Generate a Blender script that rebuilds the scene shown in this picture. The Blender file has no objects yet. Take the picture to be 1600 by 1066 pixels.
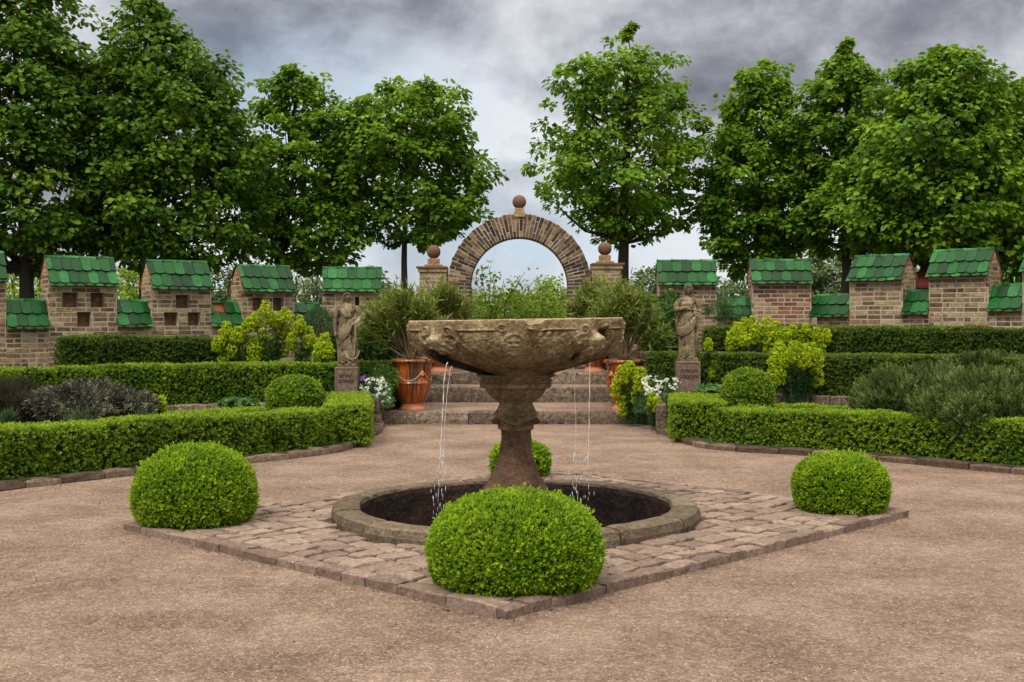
import bpy, math, random
import numpy as np
from math import sin, cos, pi, radians, sqrt, atan2
random.seed(7)
rng = np.random.default_rng(11)
SC = bpy.context.scene
COL = SC.collection
PI = math.pi

# ------------------------------------------------------------------ camera
F = 1873.0; HY = 497.0; HC = 1.6          # focal length in photo pixels, horizon row, eye height
cam_d = bpy.data.cameras.new('camera'); cam = bpy.data.objects.new('camera', cam_d); COL.objects.link(cam)
cam.location = (0, 0, HC); cam.rotation_euler = (radians(90), 0, 0)
cam_d.sensor_width = 36; cam_d.lens = F / 1600 * 36; cam_d.shift_y = -(533 - HY) / 1600
cam_d.clip_start = 0.1; cam_d.clip_end = 5000
SC.camera = cam
def X(px, D): return (px - 800) / F * D
def Z(py, D): return HC - (py - HY) / F * D
def G(px, D): return (X(px, D), D)
def GP(px, py): D = HC * F / (py - HY); return (X(px, D), D)

# ------------------------------------------------------------------ light
SUN_EL, SUN_AZ = radians(52), radians(-150)     # azimuth from +Y, clockwise: behind the camera's left shoulder
sd = bpy.data.lights.new('sun', 'SUN'); sd.energy = 1.5; sd.angle = radians(14); sd.color = (1.0, .93, .80)
so = bpy.data.objects.new('sun', sd); COL.objects.link(so)
from mathutils import Vector
dirv = Vector((sin(SUN_AZ) * cos(SUN_EL), cos(SUN_AZ) * cos(SUN_EL), sin(SUN_EL)))
so.rotation_euler = dirv.to_track_quat('Z', 'Y').to_euler(); so.location = (-20, -20, 30)
W = bpy.data.worlds.new('World'); SC.world = W; W.use_nodes = True
def world():
    nt = W.node_tree; N = nt.nodes; L = nt.links; N.clear()
    def nd(t, **k):
        n = N.new(t)
        for a, b in k.items(): setattr(n, a, b)
        return n
    def m(op, a, b=None, c=None, clamp=False):
        n = nd('ShaderNodeMath', operation=op, use_clamp=clamp)
        for i, v in enumerate((a, b, c)):
            if v is None: continue
            if isinstance(v, (int, float)): n.inputs[i].default_value = v
            else: L.new(v, n.inputs[i])
        return n.outputs[0]
    out = nd('ShaderNodeOutputWorld')
    sky = nd('ShaderNodeTexSky', sky_type='NISHITA', sun_disc=False, sun_elevation=SUN_EL, sun_rotation=SUN_AZ % (2 * PI))
    b1 = nd('ShaderNodeBackground'); b1.inputs[1].default_value = .07; L.new(sky.outputs[0], b1.inputs[0])
    tc = nd('ShaderNodeTexCoord'); sp = nd('ShaderNodeSeparateXYZ'); L.new(tc.outputs['Generated'], sp.inputs[0])
    x, y, z = sp.outputs
    # azimuth / elevation of the view ray, used as the cloud deck's map
    az = m('ARCTAN2', x, y); el = m('ARCSINE', z)
    cv = nd('ShaderNodeCombineXYZ'); L.new(m('MULTIPLY', az, 1.0), cv.inputs[0]); L.new(m('MULTIPLY', el, 1.45), cv.inputs[1])
    def noise(scale, det, rough, dist=0.0, off=(0, 0, 0)):
        mp = nd('ShaderNodeMapping'); mp.inputs['Location'].default_value = off; L.new(cv.outputs[0], mp.inputs[0])
        n = nd('ShaderNodeTexNoise'); n.inputs['Scale'].default_value = scale; n.inputs['Detail'].default_value = det
        n.inputs['Roughness'].default_value = rough; n.inputs['Distortion'].default_value = dist
        L.new(mp.outputs[0], n.inputs['Vector']); return n.outputs['Fac']
    big = noise(5.0, 7, .5, .2, (3.1, 1.7, 0)); fine = noise(21, 10, .58, .25, (0.3, 8.2, 2.0))
    def blob(a0, e0, sa, se, amp):
        da = m('DIVIDE', m('SUBTRACT', az, a0), sa); de = m('DIVIDE', m('SUBTRACT', el, e0), se)
        g = m('EXPONENT', m('MULTIPLY', m('ADD', m('MULTIPLY', da, da), m('MULTIPLY', de, de)), -1.0))
        return m('MULTIPLY', g, amp)
    v = m('ADD', m('MULTIPLY', m('SUBTRACT', big, .5), 2.7), m('MULTIPLY', m('SUBTRACT', fine, .5), .75))
    v = m('ADD', v, .67)
    for b in ((-.27, .24, .09, .05, -.30), (-.10, .17, .09, .07, .26), (.18, .24, .22, .045, -.30), (.38, .20, .15, .09, -.20),
              (.07, .075, .12, .05, .28), (-.19, .15, .05, .05, .12), (.0, .035, .6, .04, .20), (.30, .13, .2, .03, .10)):
        v = m('ADD', v, blob(*b))
    r = nd('ShaderNodeValToRGB'); L.new(v, r.inputs[0]); e = r.color_ramp.elements
    e[0].position = .05; e[0].color = (.115, .118, .140, 1); e[1].position = .95; e[1].color = (.66, .67, .69, 1)
    for p, c in ((.30, (.205, .205, .23, 1)), (.50, (.33, .335, .365, 1)), (.70, (.47, .48, .51, 1))):
        q = e.new(p); q.color = c
    # a bluer break in the cloud
    blue = m('ADD', blob(-.15, .17, .12, .06, .9), blob(.0, .06, .14, .035, .75), clamp=True)
    blue = m('MULTIPLY', blue, m('SMOOTHSTEP' if False else 'MULTIPLY', fine, 1.5), clamp=True)
    mx = nd('ShaderNodeMixRGB'); L.new(blue, mx.inputs[0]); L.new(r.outputs[0], mx.inputs[1]); mx.inputs[2].default_value = (.33, .46, .58, 1)
    # the deck is bright overhead
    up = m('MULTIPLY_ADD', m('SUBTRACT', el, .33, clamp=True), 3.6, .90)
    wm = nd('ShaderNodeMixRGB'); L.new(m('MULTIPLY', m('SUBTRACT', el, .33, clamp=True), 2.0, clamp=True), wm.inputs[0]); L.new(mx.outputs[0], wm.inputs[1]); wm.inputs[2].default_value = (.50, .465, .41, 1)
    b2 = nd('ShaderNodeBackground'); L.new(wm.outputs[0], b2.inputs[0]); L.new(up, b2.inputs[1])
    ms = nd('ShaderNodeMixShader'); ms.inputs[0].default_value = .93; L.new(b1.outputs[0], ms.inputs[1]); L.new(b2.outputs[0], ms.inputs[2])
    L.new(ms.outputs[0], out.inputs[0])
world()
SC.view_settings.view_transform = 'Standard'; SC.view_settings.look = 'None'; SC.view_settings.gamma = 1
SC.view_settings.exposure = 0.58
try:
    SC.cycles.max_bounces = 6; SC.cycles.transparent_max_bounces = 6; SC.cycles.diffuse_bounces = 3
except Exception: pass

# ------------------------------------------------------------------ materials
def ramp(N, stops):
    r = N.new('ShaderNodeValToRGB'); e = r.color_ramp.elements
    e[0].position = stops[0][0]; e[0].color = (*stops[0][1], 1); e[1].position = stops[-1][0]; e[1].color = (*stops[-1][1], 1)
    for p, c in stops[1:-1]: q = e.new(p); q.color = (*c, 1)
    return r
def base_mat(name):
    m = bpy.data.materials.new(name); m.use_nodes = True; nt = m.node_tree
    return m, nt, nt.nodes, nt.links, nt.nodes['Principled BSDF'], nt.nodes['Material Output']
def leaf_mat(name, c0, c1, c2, trans=.35, rough=.5, spec=.3, bark=None):
    m, nt, N, L, P, O = base_mat(name)
    at = N.new('ShaderNodeAttribute'); at.attribute_name = 'v'
    r = ramp(N, [(0, c0), (.5, c1), (1, c2)]); L.new(at.outputs['Fac'], r.inputs[0])
    L.new(r.outputs[0], P.inputs['Base Color']); P.inputs['Roughness'].default_value = rough
    P.inputs['Specular IOR Level'].default_value = spec
    T = N.new('ShaderNodeBsdfTranslucent'); h = N.new('ShaderNodeHueSaturation'); h.inputs['Value'].default_value = 1.15
    h.inputs['Hue'].default_value = .485; L.new(r.outputs[0], h.inputs['Color']); L.new(h.outputs[0], T.inputs[0])
    x = N.new('ShaderNodeMixShader'); x.inputs[0].default_value = trans
    L.new(P.outputs[0], x.inputs[1]); L.new(T.outputs[0], x.inputs[2]); L.new(x.outputs[0], O.inputs[0])
    return m
def solid_mat(name, stops, rough=.85, spec=.3, nscale=8, namt=.35, bump=.3, bscale=60, attr=True, stain=None, metal=0, bdist=.01, coat=0, grain=.0, gscale=110):
    """stops: colour ramp read by the 'v' attribute of each piece plus noise. stain = (colour, scale, lo, hi)."""
    m, nt, N, L, P, O = base_mat(name)
    tc = N.new('ShaderNodeTexCoord')
    n1 = N.new('ShaderNodeTexNoise'); n1.inputs['Scale'].default_value = nscale; n1.inputs['Detail'].default_value = 8; n1.inputs['Roughness'].default_value = .65
    L.new(tc.outputs['Object'], n1.inputs['Vector'])
    a = N.new('ShaderNodeMath'); a.operation = 'MULTIPLY_ADD'; a.inputs[1].default_value = namt * 2; a.inputs[2].default_value = -namt
    L.new(n1.outputs['Fac'], a.inputs[0]); s = N.new('ShaderNodeMath'); s.operation = 'ADD'; L.new(a.outputs[0], s.inputs[0])
    if attr:
        at = N.new('ShaderNodeAttribute'); at.attribute_name = 'v'; L.new(at.outputs['Fac'], s.inputs[1])
    else: s.inputs[1].default_value = .5
    r = ramp(N, stops); L.new(s.outputs[0], r.inputs[0]); col = r.outputs[0]
    if stain:
        for st in (stain if isinstance(stain, list) else [stain]):
            n2 = N.new('ShaderNodeTexNoise'); n2.inputs['Scale'].default_value = st[1]; n2.inputs['Detail'].default_value = 9; n2.inputs['Roughness'].default_value = .7
            mp = N.new('ShaderNodeMapping'); mp.inputs['Location'].default_value = (st[1], 3, 7); L.new(tc.outputs['Object'], mp.inputs[0]); L.new(mp.outputs[0], n2.inputs['Vector'])
            mr = N.new('ShaderNodeMapRange'); mr.inputs[1].default_value = st[2]; mr.inputs[2].default_value = st[3]; L.new(n2.outputs['Fac'], mr.inputs[0])
            x = N.new('ShaderNodeMixRGB'); L.new(mr.outputs[0], x.inputs[0]); L.new(col, x.inputs[1]); x.inputs[2].default_value = (*st[0], 1); col = x.outputs[0]
    if grain:
        for gs in (gscale, gscale * .38):
            n3 = N.new('ShaderNodeTexNoise'); n3.inputs['Scale'].default_value = gs; n3.inputs['Detail'].default_value = 5; n3.inputs['Roughness'].default_value = .75
            L.new(tc.outputs['Object'], n3.inputs['Vector']); mr = N.new('ShaderNodeMapRange'); mr.inputs[1].default_value = .33; mr.inputs[2].default_value = .67; mr.inputs[3].default_value = 1 - grain; mr.inputs[4].default_value = 1 + grain * .8
            L.new(n3.outputs['Fac'], mr.inputs[0]); x = N.new('ShaderNodeVectorMath'); x.operation = 'SCALE'; L.new(col, x.inputs[0]); L.new(mr.outputs[0], x.inputs['Scale']); col = x.outputs[0]
    L.new(col, P.inputs['Base Color']); P.inputs['Roughness'].default_value = rough; P.inputs['Specular IOR Level'].default_value = spec
    if coat: P.inputs['Coat Weight'].default_value = coat; P.inputs['Coat Roughness'].default_value = .12
    nb = N.new('ShaderNodeTexNoise'); nb.inputs['Scale'].default_value = bscale; nb.inputs['Detail'].default_value = 6; nb.inputs['Roughness'].default_value = .7
    L.new(tc.outputs['Object'], nb.inputs['Vector'])
    b = N.new('ShaderNodeBump'); b.inputs['Strength'].default_value = bump; b.inputs['Distance'].default_value = bdist
    L.new(nb.outputs['Fac'], b.inputs['Height']); L.new(b.outputs[0], P.inputs['Normal'])
    return m
M = {}
M['box'] = leaf_mat('boxwood new growth', (.05, .125, .006), (.155, .29, .010), (.34, .49, .02), .3, .5, .2)
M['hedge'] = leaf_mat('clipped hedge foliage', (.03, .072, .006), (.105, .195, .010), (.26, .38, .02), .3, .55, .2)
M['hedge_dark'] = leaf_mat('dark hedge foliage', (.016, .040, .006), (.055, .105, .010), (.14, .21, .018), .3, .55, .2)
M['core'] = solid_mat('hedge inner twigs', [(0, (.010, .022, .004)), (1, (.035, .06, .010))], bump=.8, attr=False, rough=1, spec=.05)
M['linden'] = leaf_mat('linden leaves', (.028, .085, .006), (.120, .255, .014), (.29, .46, .035), .42, .5, .2)
M['linden_dark'] = leaf_mat('dark linden leaves', (.022, .068, .006), (.078, .18, .012), (.20, .33, .026), .40, .5, .2)
M['bush'] = leaf_mat('spring bush leaves', (.07, .14, .012), (.19, .30, .025), (.34, .44, .06), .4, .6, .15)
M['bush_dull'] = leaf_mat('grey green bush leaves', (.05, .09, .03), (.10, .16, .05), (.17, .24, .08), .35, .6)
M['oleander'] = leaf_mat('oleander leaves', (.05, .09, .014), (.155, .23, .035), (.33, .38, .09), .35, .5, .2)
M['laurel'] = leaf_mat('laurel leaves', (.012, .045, .008), (.04, .11, .012), (.11, .21, .02), .3, .4, .4)
M['bract'] = leaf_mat('euphorbia bracts', (.10, .20, .008), (.36, .50, .015), (.70, .74, .03), .35, .6, .15)
M['spurge'] = leaf_mat('euphorbia leaves', (.02, .06, .02), (.045, .11, .035), (.09, .17, .05), .25, .55)
M['lavender'] = leaf_mat('grey green needles', (.026, .030, .010), (.082, .130, .028), (.23, .30, .10), .2, .75, .1)
M['sage'] = leaf_mat('grey purple sage', (.016, .012, .013), (.055, .050, .036), (.24, .25, .15), .2, .7)
M['fennel'] = leaf_mat('dark bronze foliage', (.012, .012, .006), (.035, .035, .014), (.06, .05, .02), .2, .7)
M['white'] = leaf_mat('white petals', (.6, .62, .55), (.75, .76, .70), (.85, .85, .8), .25, .6)
M['purple'] = leaf_mat('purple petals', (.22, .07, .4), (.3, .1, .5), (.4, .18, .6), .25, .6)
M['herb'] = leaf_mat('soft green leaves', (.04, .12, .03), (.09, .21, .05), (.17, .32, .08), .35, .5)
M['bark'] = solid_mat('bark', [(0, (.02, .016, .011)), (.5, (.055, .045, .034)), (1, (.12, .10, .075))], rough=.95, bump=1, bscale=30, bdist=.03, attr=False, nscale=14)
M['twig'] = solid_mat('stem bark', [(0, (.10, .07, .035)), (1, (.26, .19, .10))], attr=True, bump=.3)
M['brick'] = solid_mat('yellow brown brick', [(0, (.08, .045, .024)), (.3, (.19, .112, .056)), (.6, (.31, .205, .105)), (1, (.46, .34, .185))], nscale=14, namt=.5, bump=.9, bscale=60, bdist=.014, stain=[((.045, .036, .024), 6, .54, .70)], grain=.3, gscale=45)
M['brick_red'] = solid_mat('red brown brick', [(0, (.10, .038, .022)), (.4, (.24, .10, .055)), (.7, (.33, .18, .10)), (1, (.40, .28, .16))], nscale=14, namt=.5, bump=.9, bscale=60, bdist=.014, stain=[((.05, .035, .024), 6, .56, .72)], grain=.3, gscale=45)
M['brick_dark'] = solid_mat('weathered arch brick', [(0, (.035, .022, .015)), (.4, (.11, .066, .038)), (.75, (.22, .14, .075)), (1, (.34, .24, .14))], nscale=14, namt=.5, bump=1, bscale=60, bdist=.014, stain=[((.03, .025, .02), 6, .5, .66)], grain=.3, gscale=45)
M['mortar'] = solid_mat('pale mortar', [(0, (.29, .26, .20)), (1, (.56, .52, .43))], nscale=10, attr=False, bump=.7, bscale=90, stain=((.17, .14, .10), 5, .57, .75), grain=.15)
M['tile'] = solid_mat('green glazed tile', [(0, (.001, .022, .004)), (.4, (.003, .054, .009)), (.75, (.008, .10, .017)), (1, (.035, .18, .05))], rough=.42, spec=.16, nscale=7, namt=.28, bump=.2, bscale=25, coat=.05, stain=((.06, .17, .05), 9, .66, .9), grain=.25, gscale=60)
M['clay'] = solid_mat('bare red clay', [(0, (.26, .07, .03)), (1, (.5, .15, .07))], attr=False, bump=.3)
M['fount'] = solid_mat('weathered sandstone', [(0, (.008, .006, .004)), (.25, (.125, .080, .042)), (.55, (.33, .24, .132)), (1, (.58, .47, .29))], attr=True, nscale=7, namt=.42, bump=1, bscale=42, bdist=.03, rough=.9, spec=.2, stain=[((.20, .155, .05), 5, .56, .70), ((.04, .030, .020), 3.2, .58, .72)], grain=.5, gscale=70)
M['shaft'] = solid_mat('red brown sandstone', [(0, (.045, .025, .016)), (.45, (.125, .07, .045)), (.75, (.215, .13, .08)), (1, (.32, .22, .14))], attr=True, nscale=6, namt=.45, bump=1, bscale=50, bdist=.02, spec=.2, stain=[((.03, .022, .017), 3.5, .54, .72), ((.17, .13, .06), 4.3, .58, .75)], grain=.4, gscale=80)
M['curb'] = solid_mat('brown kerb stone', [(0, (.06, .038, .026)), (.5, (.155, .10, .070)), (1, (.29, .21, .15))], nscale=11, namt=.45, bump=1, bscale=40, bdist=.03, stain=((.09, .075, .045), 6, .55, .75), grain=.4, gscale=60)
M['step'] = solid_mat('grey step stone', [(0, (.055, .038, .026)), (.45, (.19, .138, .100)), (1, (.40, .31, .23))], nscale=20, namt=.55, bump=1, bscale=30, bdist=.04, stain=((.045, .036, .024), 9, .53, .66), grain=.5, gscale=40)
M['basin'] = solid_mat('basin rim stone', [(0, (.07, .05, .030)), (.5, (.19, .14, .092)), (1, (.33, .26, .18))], nscale=9, namt=.45, bump=1, bscale=40, bdist=.03, stain=((.085, .07, .035), 5, .50, .68), grain=.45, gscale=60)
M['wet'] = solid_mat('wet dark stone', [(0, (.008, .004, .003)), (.5, (.042, .022, .013)), (1, (.13, .075, .045))], nscale=5, namt=.55, bump=1, bscale=14, bdist=.04, rough=.35, attr=True, grain=.4, gscale=20)
M['cobble'] = solid_mat('reddish paving stone', [(0, (.16, .108, .082)), (.35, (.235, .165, .13)), (.7, (.31, .225, .175)), (1, (.40, .32, .235))], nscale=9, namt=.3, bump=1, bscale=45, bdist=.015, stain=((.12, .095, .06), 7, .58, .78), grain=.35, gscale=60)
M['joint'] = solid_mat('sandy joint', [(0, (.035, .028, .016)), (.5, (.085, .066, .04)), (1, (.17, .13, .085))], nscale=5, attr=False, bump=.8, bscale=120, stain=((.06, .085, .015), 3, .50, .60))
M['pot'] = None
M['statue'] = solid_mat('carved limestone', [(0, (.035, .025, .014)), (.45, (.21, .16, .095)), (1, (.46, .375, .24))], nscale=12, namt=.55, bump=.8, bscale=60, bdist=.012, attr=True, stain=((.04, .03, .02), 10, .54, .68), grain=.4, gscale=90)
M['plinth'] = solid_mat('plinth stone', [(0, (.10, .065, .05)), (.5, (.20, .14, .108)), (1, (.33, .25, .19))], nscale=14, namt=.5, bump=1, bscale=45, bdist=.02, attr=False, grain=.35, gscale=70)
M['rust'] = solid_mat('rusty brown stone ball', [(0, (.06, .03, .022)), (.5, (.15, .08, .055)), (1, (.26, .16, .11))], nscale=6, namt=.4, attr=False, bump=.5)
M['soil'] = solid_mat('bed soil', [(0, (.03, .022, .014)), (1, (.09, .07, .045))], nscale=10, attr=False, bump=1, bscale=60, bdist=.03, stain=((.03, .055, .012), 5, .45, .6))
M['roofred'] = solid_mat('dull red roof', [(0, (.07, .008, .008)), (1, (.13, .02, .016))], attr=False, bump=.1)
M['meadow'] = solid_mat('meadow', [(0, (.04, .08, .015)), (1, (.10, .16, .04))], attr=False, nscale=2, bump=1)

def gravel_mat():
    m, nt, N, L, P, O = base_mat('gravel')
    tc = N.new('ShaderNodeTexCoord')
    def nz(s, d=6, r=.6, off=0):
        mp = N.new('ShaderNodeMapping'); mp.inputs['Location'].default_value = (off, off * 2, 0); L.new(tc.outputs['Object'], mp.inputs[0])
        n = N.new('ShaderNodeTexNoise'); n.inputs['Scale'].default_value = s; n.inputs['Detail'].default_value = d; n.inputs['Roughness'].default_value = r
        L.new(mp.outputs[0], n.inputs['Vector']); return n.outputs['Fac']
    r1 = ramp(N, [(.22, (.12, .076, .057)), (.5, (.245, .166, .124)), (.78, (.40, .285, .215))])
    a = N.new('ShaderNodeMath'); a.operation = 'MULTIPLY_ADD'; L.new(nz(1.3, 5, .6), a.inputs[0]); a.inputs[1].default_value = 1.35
    b = N.new('ShaderNodeMath'); b.operation = 'MULTIPLY_ADD'; L.new(nz(90, 5, .7, 3), b.inputs[0]); b.inputs[1].default_value = 1.3; b.inputs[2].default_value = -.86
    L.new(b.outputs[0], a.inputs[2]); 
    c = N.new('ShaderNodeMath'); c.operation = 'MULTIPLY_ADD'; L.new(nz(11, 5, .7, 5), c.inputs[0]); c.inputs[1].default_value = 1.0; c.inputs[2].default_value = -.45
    s = N.new('ShaderNodeMath'); s.operation = 'ADD'; L.new(a.outputs[0], s.inputs[0]); L.new(c.outputs[0], s.inputs[1])
    L.new(s.outputs[0], r1.inputs[0])
    vo = N.new('ShaderNodeTexVoronoi'); vo.inputs['Scale'].default_value = 75; L.new(tc.outputs['Object'], vo.inputs['Vector'])
    hs = N.new('ShaderNodeSeparateColor'); L.new(vo.outputs['Color'], hs.inputs[0])
    r2 = ramp(N, [(0, (.045, .03, .022)), (.25, (.175, .118, .088)), (.75, (.285, .20, .148)), (1, (.58, .46, .36))]); L.new(hs.outputs[0], r2.inputs[0])
    mx = N.new('ShaderNodeMixRGB'); mx.inputs[0].default_value = .42; L.new(r1.outputs[0], mx.inputs[1]); L.new(r2.outputs[0], mx.inputs[2])
    L.new(mx.outputs[0], P.inputs['Base Color']); P.inputs['Roughness'].default_value = .95; P.inputs['Specular IOR Level'].default_value = .15
    bs = N.new('ShaderNodeMath'); bs.operation = 'MULTIPLY_ADD'; L.new(vo.outputs['Distance'], bs.inputs[0]); bs.inputs[1].default_value = -.8
    L.new(nz(45, 8, .75, 9), bs.inputs[2])
    bp = N.new('ShaderNodeBump'); bp.inputs['Strength'].default_value = 1; bp.inputs['Distance'].default_value = .015
    L.new(bs.outputs[0], bp.inputs['Height']); L.new(bp.outputs[0], P.inputs['Normal'])
    return m
M['gravel'] = gravel_mat()
def pot_mat():
    m, nt, N, L, P, O = base_mat('dripped glaze')
    tc = N.new('ShaderNodeTexCoord'); sp = N.new('ShaderNodeSeparateXYZ'); L.new(tc.outputs['Object'], sp.inputs[0])
    an = N.new('ShaderNodeMath'); an.operation = 'ARCTAN2'; L.new(sp.outputs[0], an.inputs[0]); L.new(sp.outputs[1], an.inputs[1])
    cv = N.new('ShaderNodeCombineXYZ'); L.new(an.outputs[0], cv.inputs[0])
    zz = N.new('ShaderNodeMath'); zz.operation = 'MULTIPLY'; zz.inputs[1].default_value = .35; L.new(sp.outputs[2], zz.inputs[0]); L.new(zz.outputs[0], cv.inputs[1])
    n = N.new('ShaderNodeTexNoise'); n.inputs['Scale'].default_value = 3.2; n.inputs['Detail'].default_value = 5; L.new(cv.outputs[0], n.inputs['Vector'])
    r = ramp(N, [(.36, (.012, .026, .011)), (.43, (.05, .022, .008)), (.47, (.22, .042, .008)), (.55, (.42, .105, .014)), (.60, (.13, .016, .006)), (.68, (.34, .065, .012))])
    L.new(n.outputs['Fac'], r.inputs[0]); L.new(r.outputs[0], P.inputs['Base Color'])
    P.inputs['Roughness'].default_value = .34; P.inputs['Coat Weight'].default_value = .3; P.inputs['Coat Roughness'].default_value = .15
    return m
M['pot'] = pot_mat()
M['pale_glaze'] = solid_mat('pale glaze', [(0, (.5, .28, .08)), (1, (.7, .5, .25))], rough=.3, attr=False, bump=.1)
M['potfoot'] = solid_mat('terracotta', [(0, (.34, .11, .055)), (1, (.56, .24, .13))], rough=.6, attr=False, bump=.2)
def water_mat():
    m, nt, N, L, P, O = base_mat('dark water')
    P.inputs['Base Color'].default_value = (.012, .008, .006, 1); P.inputs['Roughness'].default_value = .08; P.inputs['Specular IOR Level'].default_value = .6
    n = N.new('ShaderNodeTexNoise'); n.inputs['Scale'].default_value = 9; b = N.new('ShaderNodeBump'); b.inputs['Strength'].default_value = .4; b.inputs['Distance'].default_value = .03
    L.new(n.outputs['Fac'], b.inputs['Height']); L.new(b.outputs[0], P.inputs['Normal']); return m
M['water'] = water_mat()
def stream_mat():
    m, nt, N, L, P, O = base_mat('falling water')
    P.inputs['Base Color'].default_value = (.93, .95, 1, 1); P.inputs['Roughness'].default_value = .06; P.inputs['Transmission Weight'].default_value = .5; P.inputs['IOR'].default_value = 1.33
    return m
M['stream'] = stream_mat()

# ------------------------------------------------------------------ mesh collector
def ids(o, label=None, cat=None, group=None, kind=None):
    if label: o['label'] = label
    if cat: o['category'] = cat
    if group: o['group'] = group
    if kind: o['kind'] = kind
    return o
class B:
    def __init__(s): s.V = []; s.F = {}; s.c = []; s.n = 0
    def add(s, V, Fs, c=.5, mi=0):
        V = np.asarray(V, float).reshape(-1, 3)
        for f in (Fs if isinstance(Fs, list) else [Fs]):
            f = np.asarray(f, int)
            if f.ndim == 1: f = f[None]
            s.F.setdefault((f.shape[1], mi), []).append(f + s.n)
        s.V.append(V); s.c.append(np.broadcast_to(np.asarray(c, float), (len(V),)).copy()); s.n += len(V)
    def faces(s, V, polys, c=.5, mi=0):
        g = {}
        for p in polys: g.setdefault(len(p), []).append(p)
        s.add(V, [np.array(q) for q in g.values()], c, mi)
    def build(s, name, mats, parent=None, smooth=False, origin=None):
        V = np.concatenate(s.V); c = np.concatenate(s.c)
        if origin is not None: V = V - np.asarray(origin, float)
        me = bpy.data.meshes.new(name); me.vertices.add(len(V)); me.vertices.foreach_set('co', V.astype(np.float32).ravel())
        fl = []; st = []; tot = []; mi = []; off = 0
        for (k, m_), L_ in s.F.items():
            f = np.concatenate(L_); fl.append(f.ravel()); n = len(f)
            st.append(off + np.arange(n) * k); tot.append(np.full(n, k)); mi.append(np.full(n, m_)); off += n * k
        fl = np.concatenate(fl); st = np.concatenate(st); tot = np.concatenate(tot); mi = np.concatenate(mi)
        me.loops.add(len(fl)); me.loops.foreach_set('vertex_index', fl.astype(np.int32))
        me.polygons.add(len(st)); me.polygons.foreach_set('loop_start', st.astype(np.int32)); me.polygons.foreach_set('loop_total', tot.astype(np.int32))
        me.polygons.foreach_set('material_index', mi.astype(np.int32))
        me.polygons.foreach_set('use_smooth', np.full(len(st), bool(smooth)))
        me.update(calc_edges=True)
        a = me.attributes.new('v', 'FLOAT', 'POINT'); a.data.foreach_set('value', c.astype(np.float32))
        for m_ in (mats if isinstance(mats, (list, tuple)) else [mats]): me.materials.append(m_)
        o = bpy.data.objects.new(name, me); COL.objects.link(o)
        if origin is not None: o.location = origin
        if parent is not None: o.parent = parent; 
        if parent is not None and origin is None: o.location = (-parent_world(parent))[:]
        return o
def parent_world(o):
    v = Vector((0, 0, 0))
    while o is not None: v += Vector(o.location); o = o.parent
    return v
def empty(name, loc, label, cat, group=None):
    o = bpy.data.objects.new(name, None); o.empty_display_size = .2; COL.objects.link(o); o.location = loc
    return ids(o, label, cat, group)

# vectorised value noise
_P = rng.random((64, 64, 64))
def vn(p):
    p = np.asarray(p, float); i = np.floor(p).astype(int); f = p - i; f = f * f * (3 - 2 * f); r = 0
    for dx in (0, 1):
        for dy in (0, 1):
            for dz in (0, 1):
                w = (f[..., 0] if dx else 1 - f[..., 0]) * (f[..., 1] if dy else 1 - f[..., 1]) * (f[..., 2] if dz else 1 - f[..., 2])
                r = r + w * _P[(i[..., 0] + dx) % 64, (i[..., 1] + dy) % 64, (i[..., 2] + dz) % 64]
    return r
def fbm(p, o=4):
    r = 0; a = .5; q = np.asarray(p, float)
    for _ in range(o): r = r + a * vn(q); q = q * 2.03 + 5.1; a *= .5
    return r
def norm(v): return v / np.maximum(np.linalg.norm(v, axis=-1, keepdims=True), 1e-9)

# templates: z is the direction of growth, y the leaf's face normal
def t_leaf(l=1., w=.8, fold=.15, droop=.2):
    V = np.array([(0, 0, 0), (-w * .5, fold * .6 * w, l * .3), (-w * .38, fold * w * .3 - droop * .5 * l, l * .72), (0, -droop * l, l), (w * .38, fold * w * .3 - droop * .5 * l, l * .72), (w * .5, fold * .6 * w, l * .3)])
    return V, np.array([[0, 3, 2, 1], [0, 5, 4, 3]])
def t_rhomb(l=1., w=.5):
    return np.array([(0, 0, 0), (w * .5, 0, l * .5), (0, .06 * l, l), (-w * .5, 0, l * .5)]), np.array([[0, 1, 2, 3]])
def t_sprig(n=6, l=.018, w=.010, h=.03, spread=.8, seed=0):
    r = np.random.default_rng(seed); V = []; Fc = []
    for k in range(n):
        a = k * 2.4 + r.random() * .5; z0 = h * (k / n) ; t = spread * (1 - .6 * k / n) + r.random() * .2
        d = np.array([sin(t) * cos(a), sin(t) * sin(a), cos(t)]); s = np.array([-sin(a), cos(a), 0]) * w * .5
        o = np.array([0, 0, z0]); V += [o, o + d * l * .5 + s, o + d * l, o + d * l * .5 - s]; Fc.append([4 * k, 4 * k + 1, 4 * k + 2, 4 * k + 3])
    return np.array(V), np.array(Fc)
def stamp(b, T, pos, axis, nrm=None, scale=1., c=.5, mi=0, cj=0.):
    V, Fc = T; n = len(pos)
    if n == 0: return
    z = norm(axis)
    if nrm is None: nrm = rng.normal(size=(n, 3))
    x = norm(np.cross(nrm, z)); y = np.cross(z, x)
    sc = np.broadcast_to(np.asarray(scale, float), (n,))[:, None, None]
    P = (V[None, :, 0:1] * x[:, None] + V[None, :, 1:2] * y[:, None] + V[None, :, 2:3] * z[:, None]) * sc + pos[:, None]
    k = len(V); fs = (Fc[None] + (np.arange(n) * k)[:, None, None]).reshape(-1, Fc.shape[1])
    c = np.broadcast_to(np.asarray(c, float), (n,))
    cc = np.repeat(c, k)
    if cj: cc = cc + np.repeat(rng.normal(0, cj, n * max(1, k // 4)), 4)[:n * k] if k % 4 == 0 else cc
    b.add(P.reshape(-1, 3), fs, np.clip(cc, 0, 1), mi)
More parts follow.
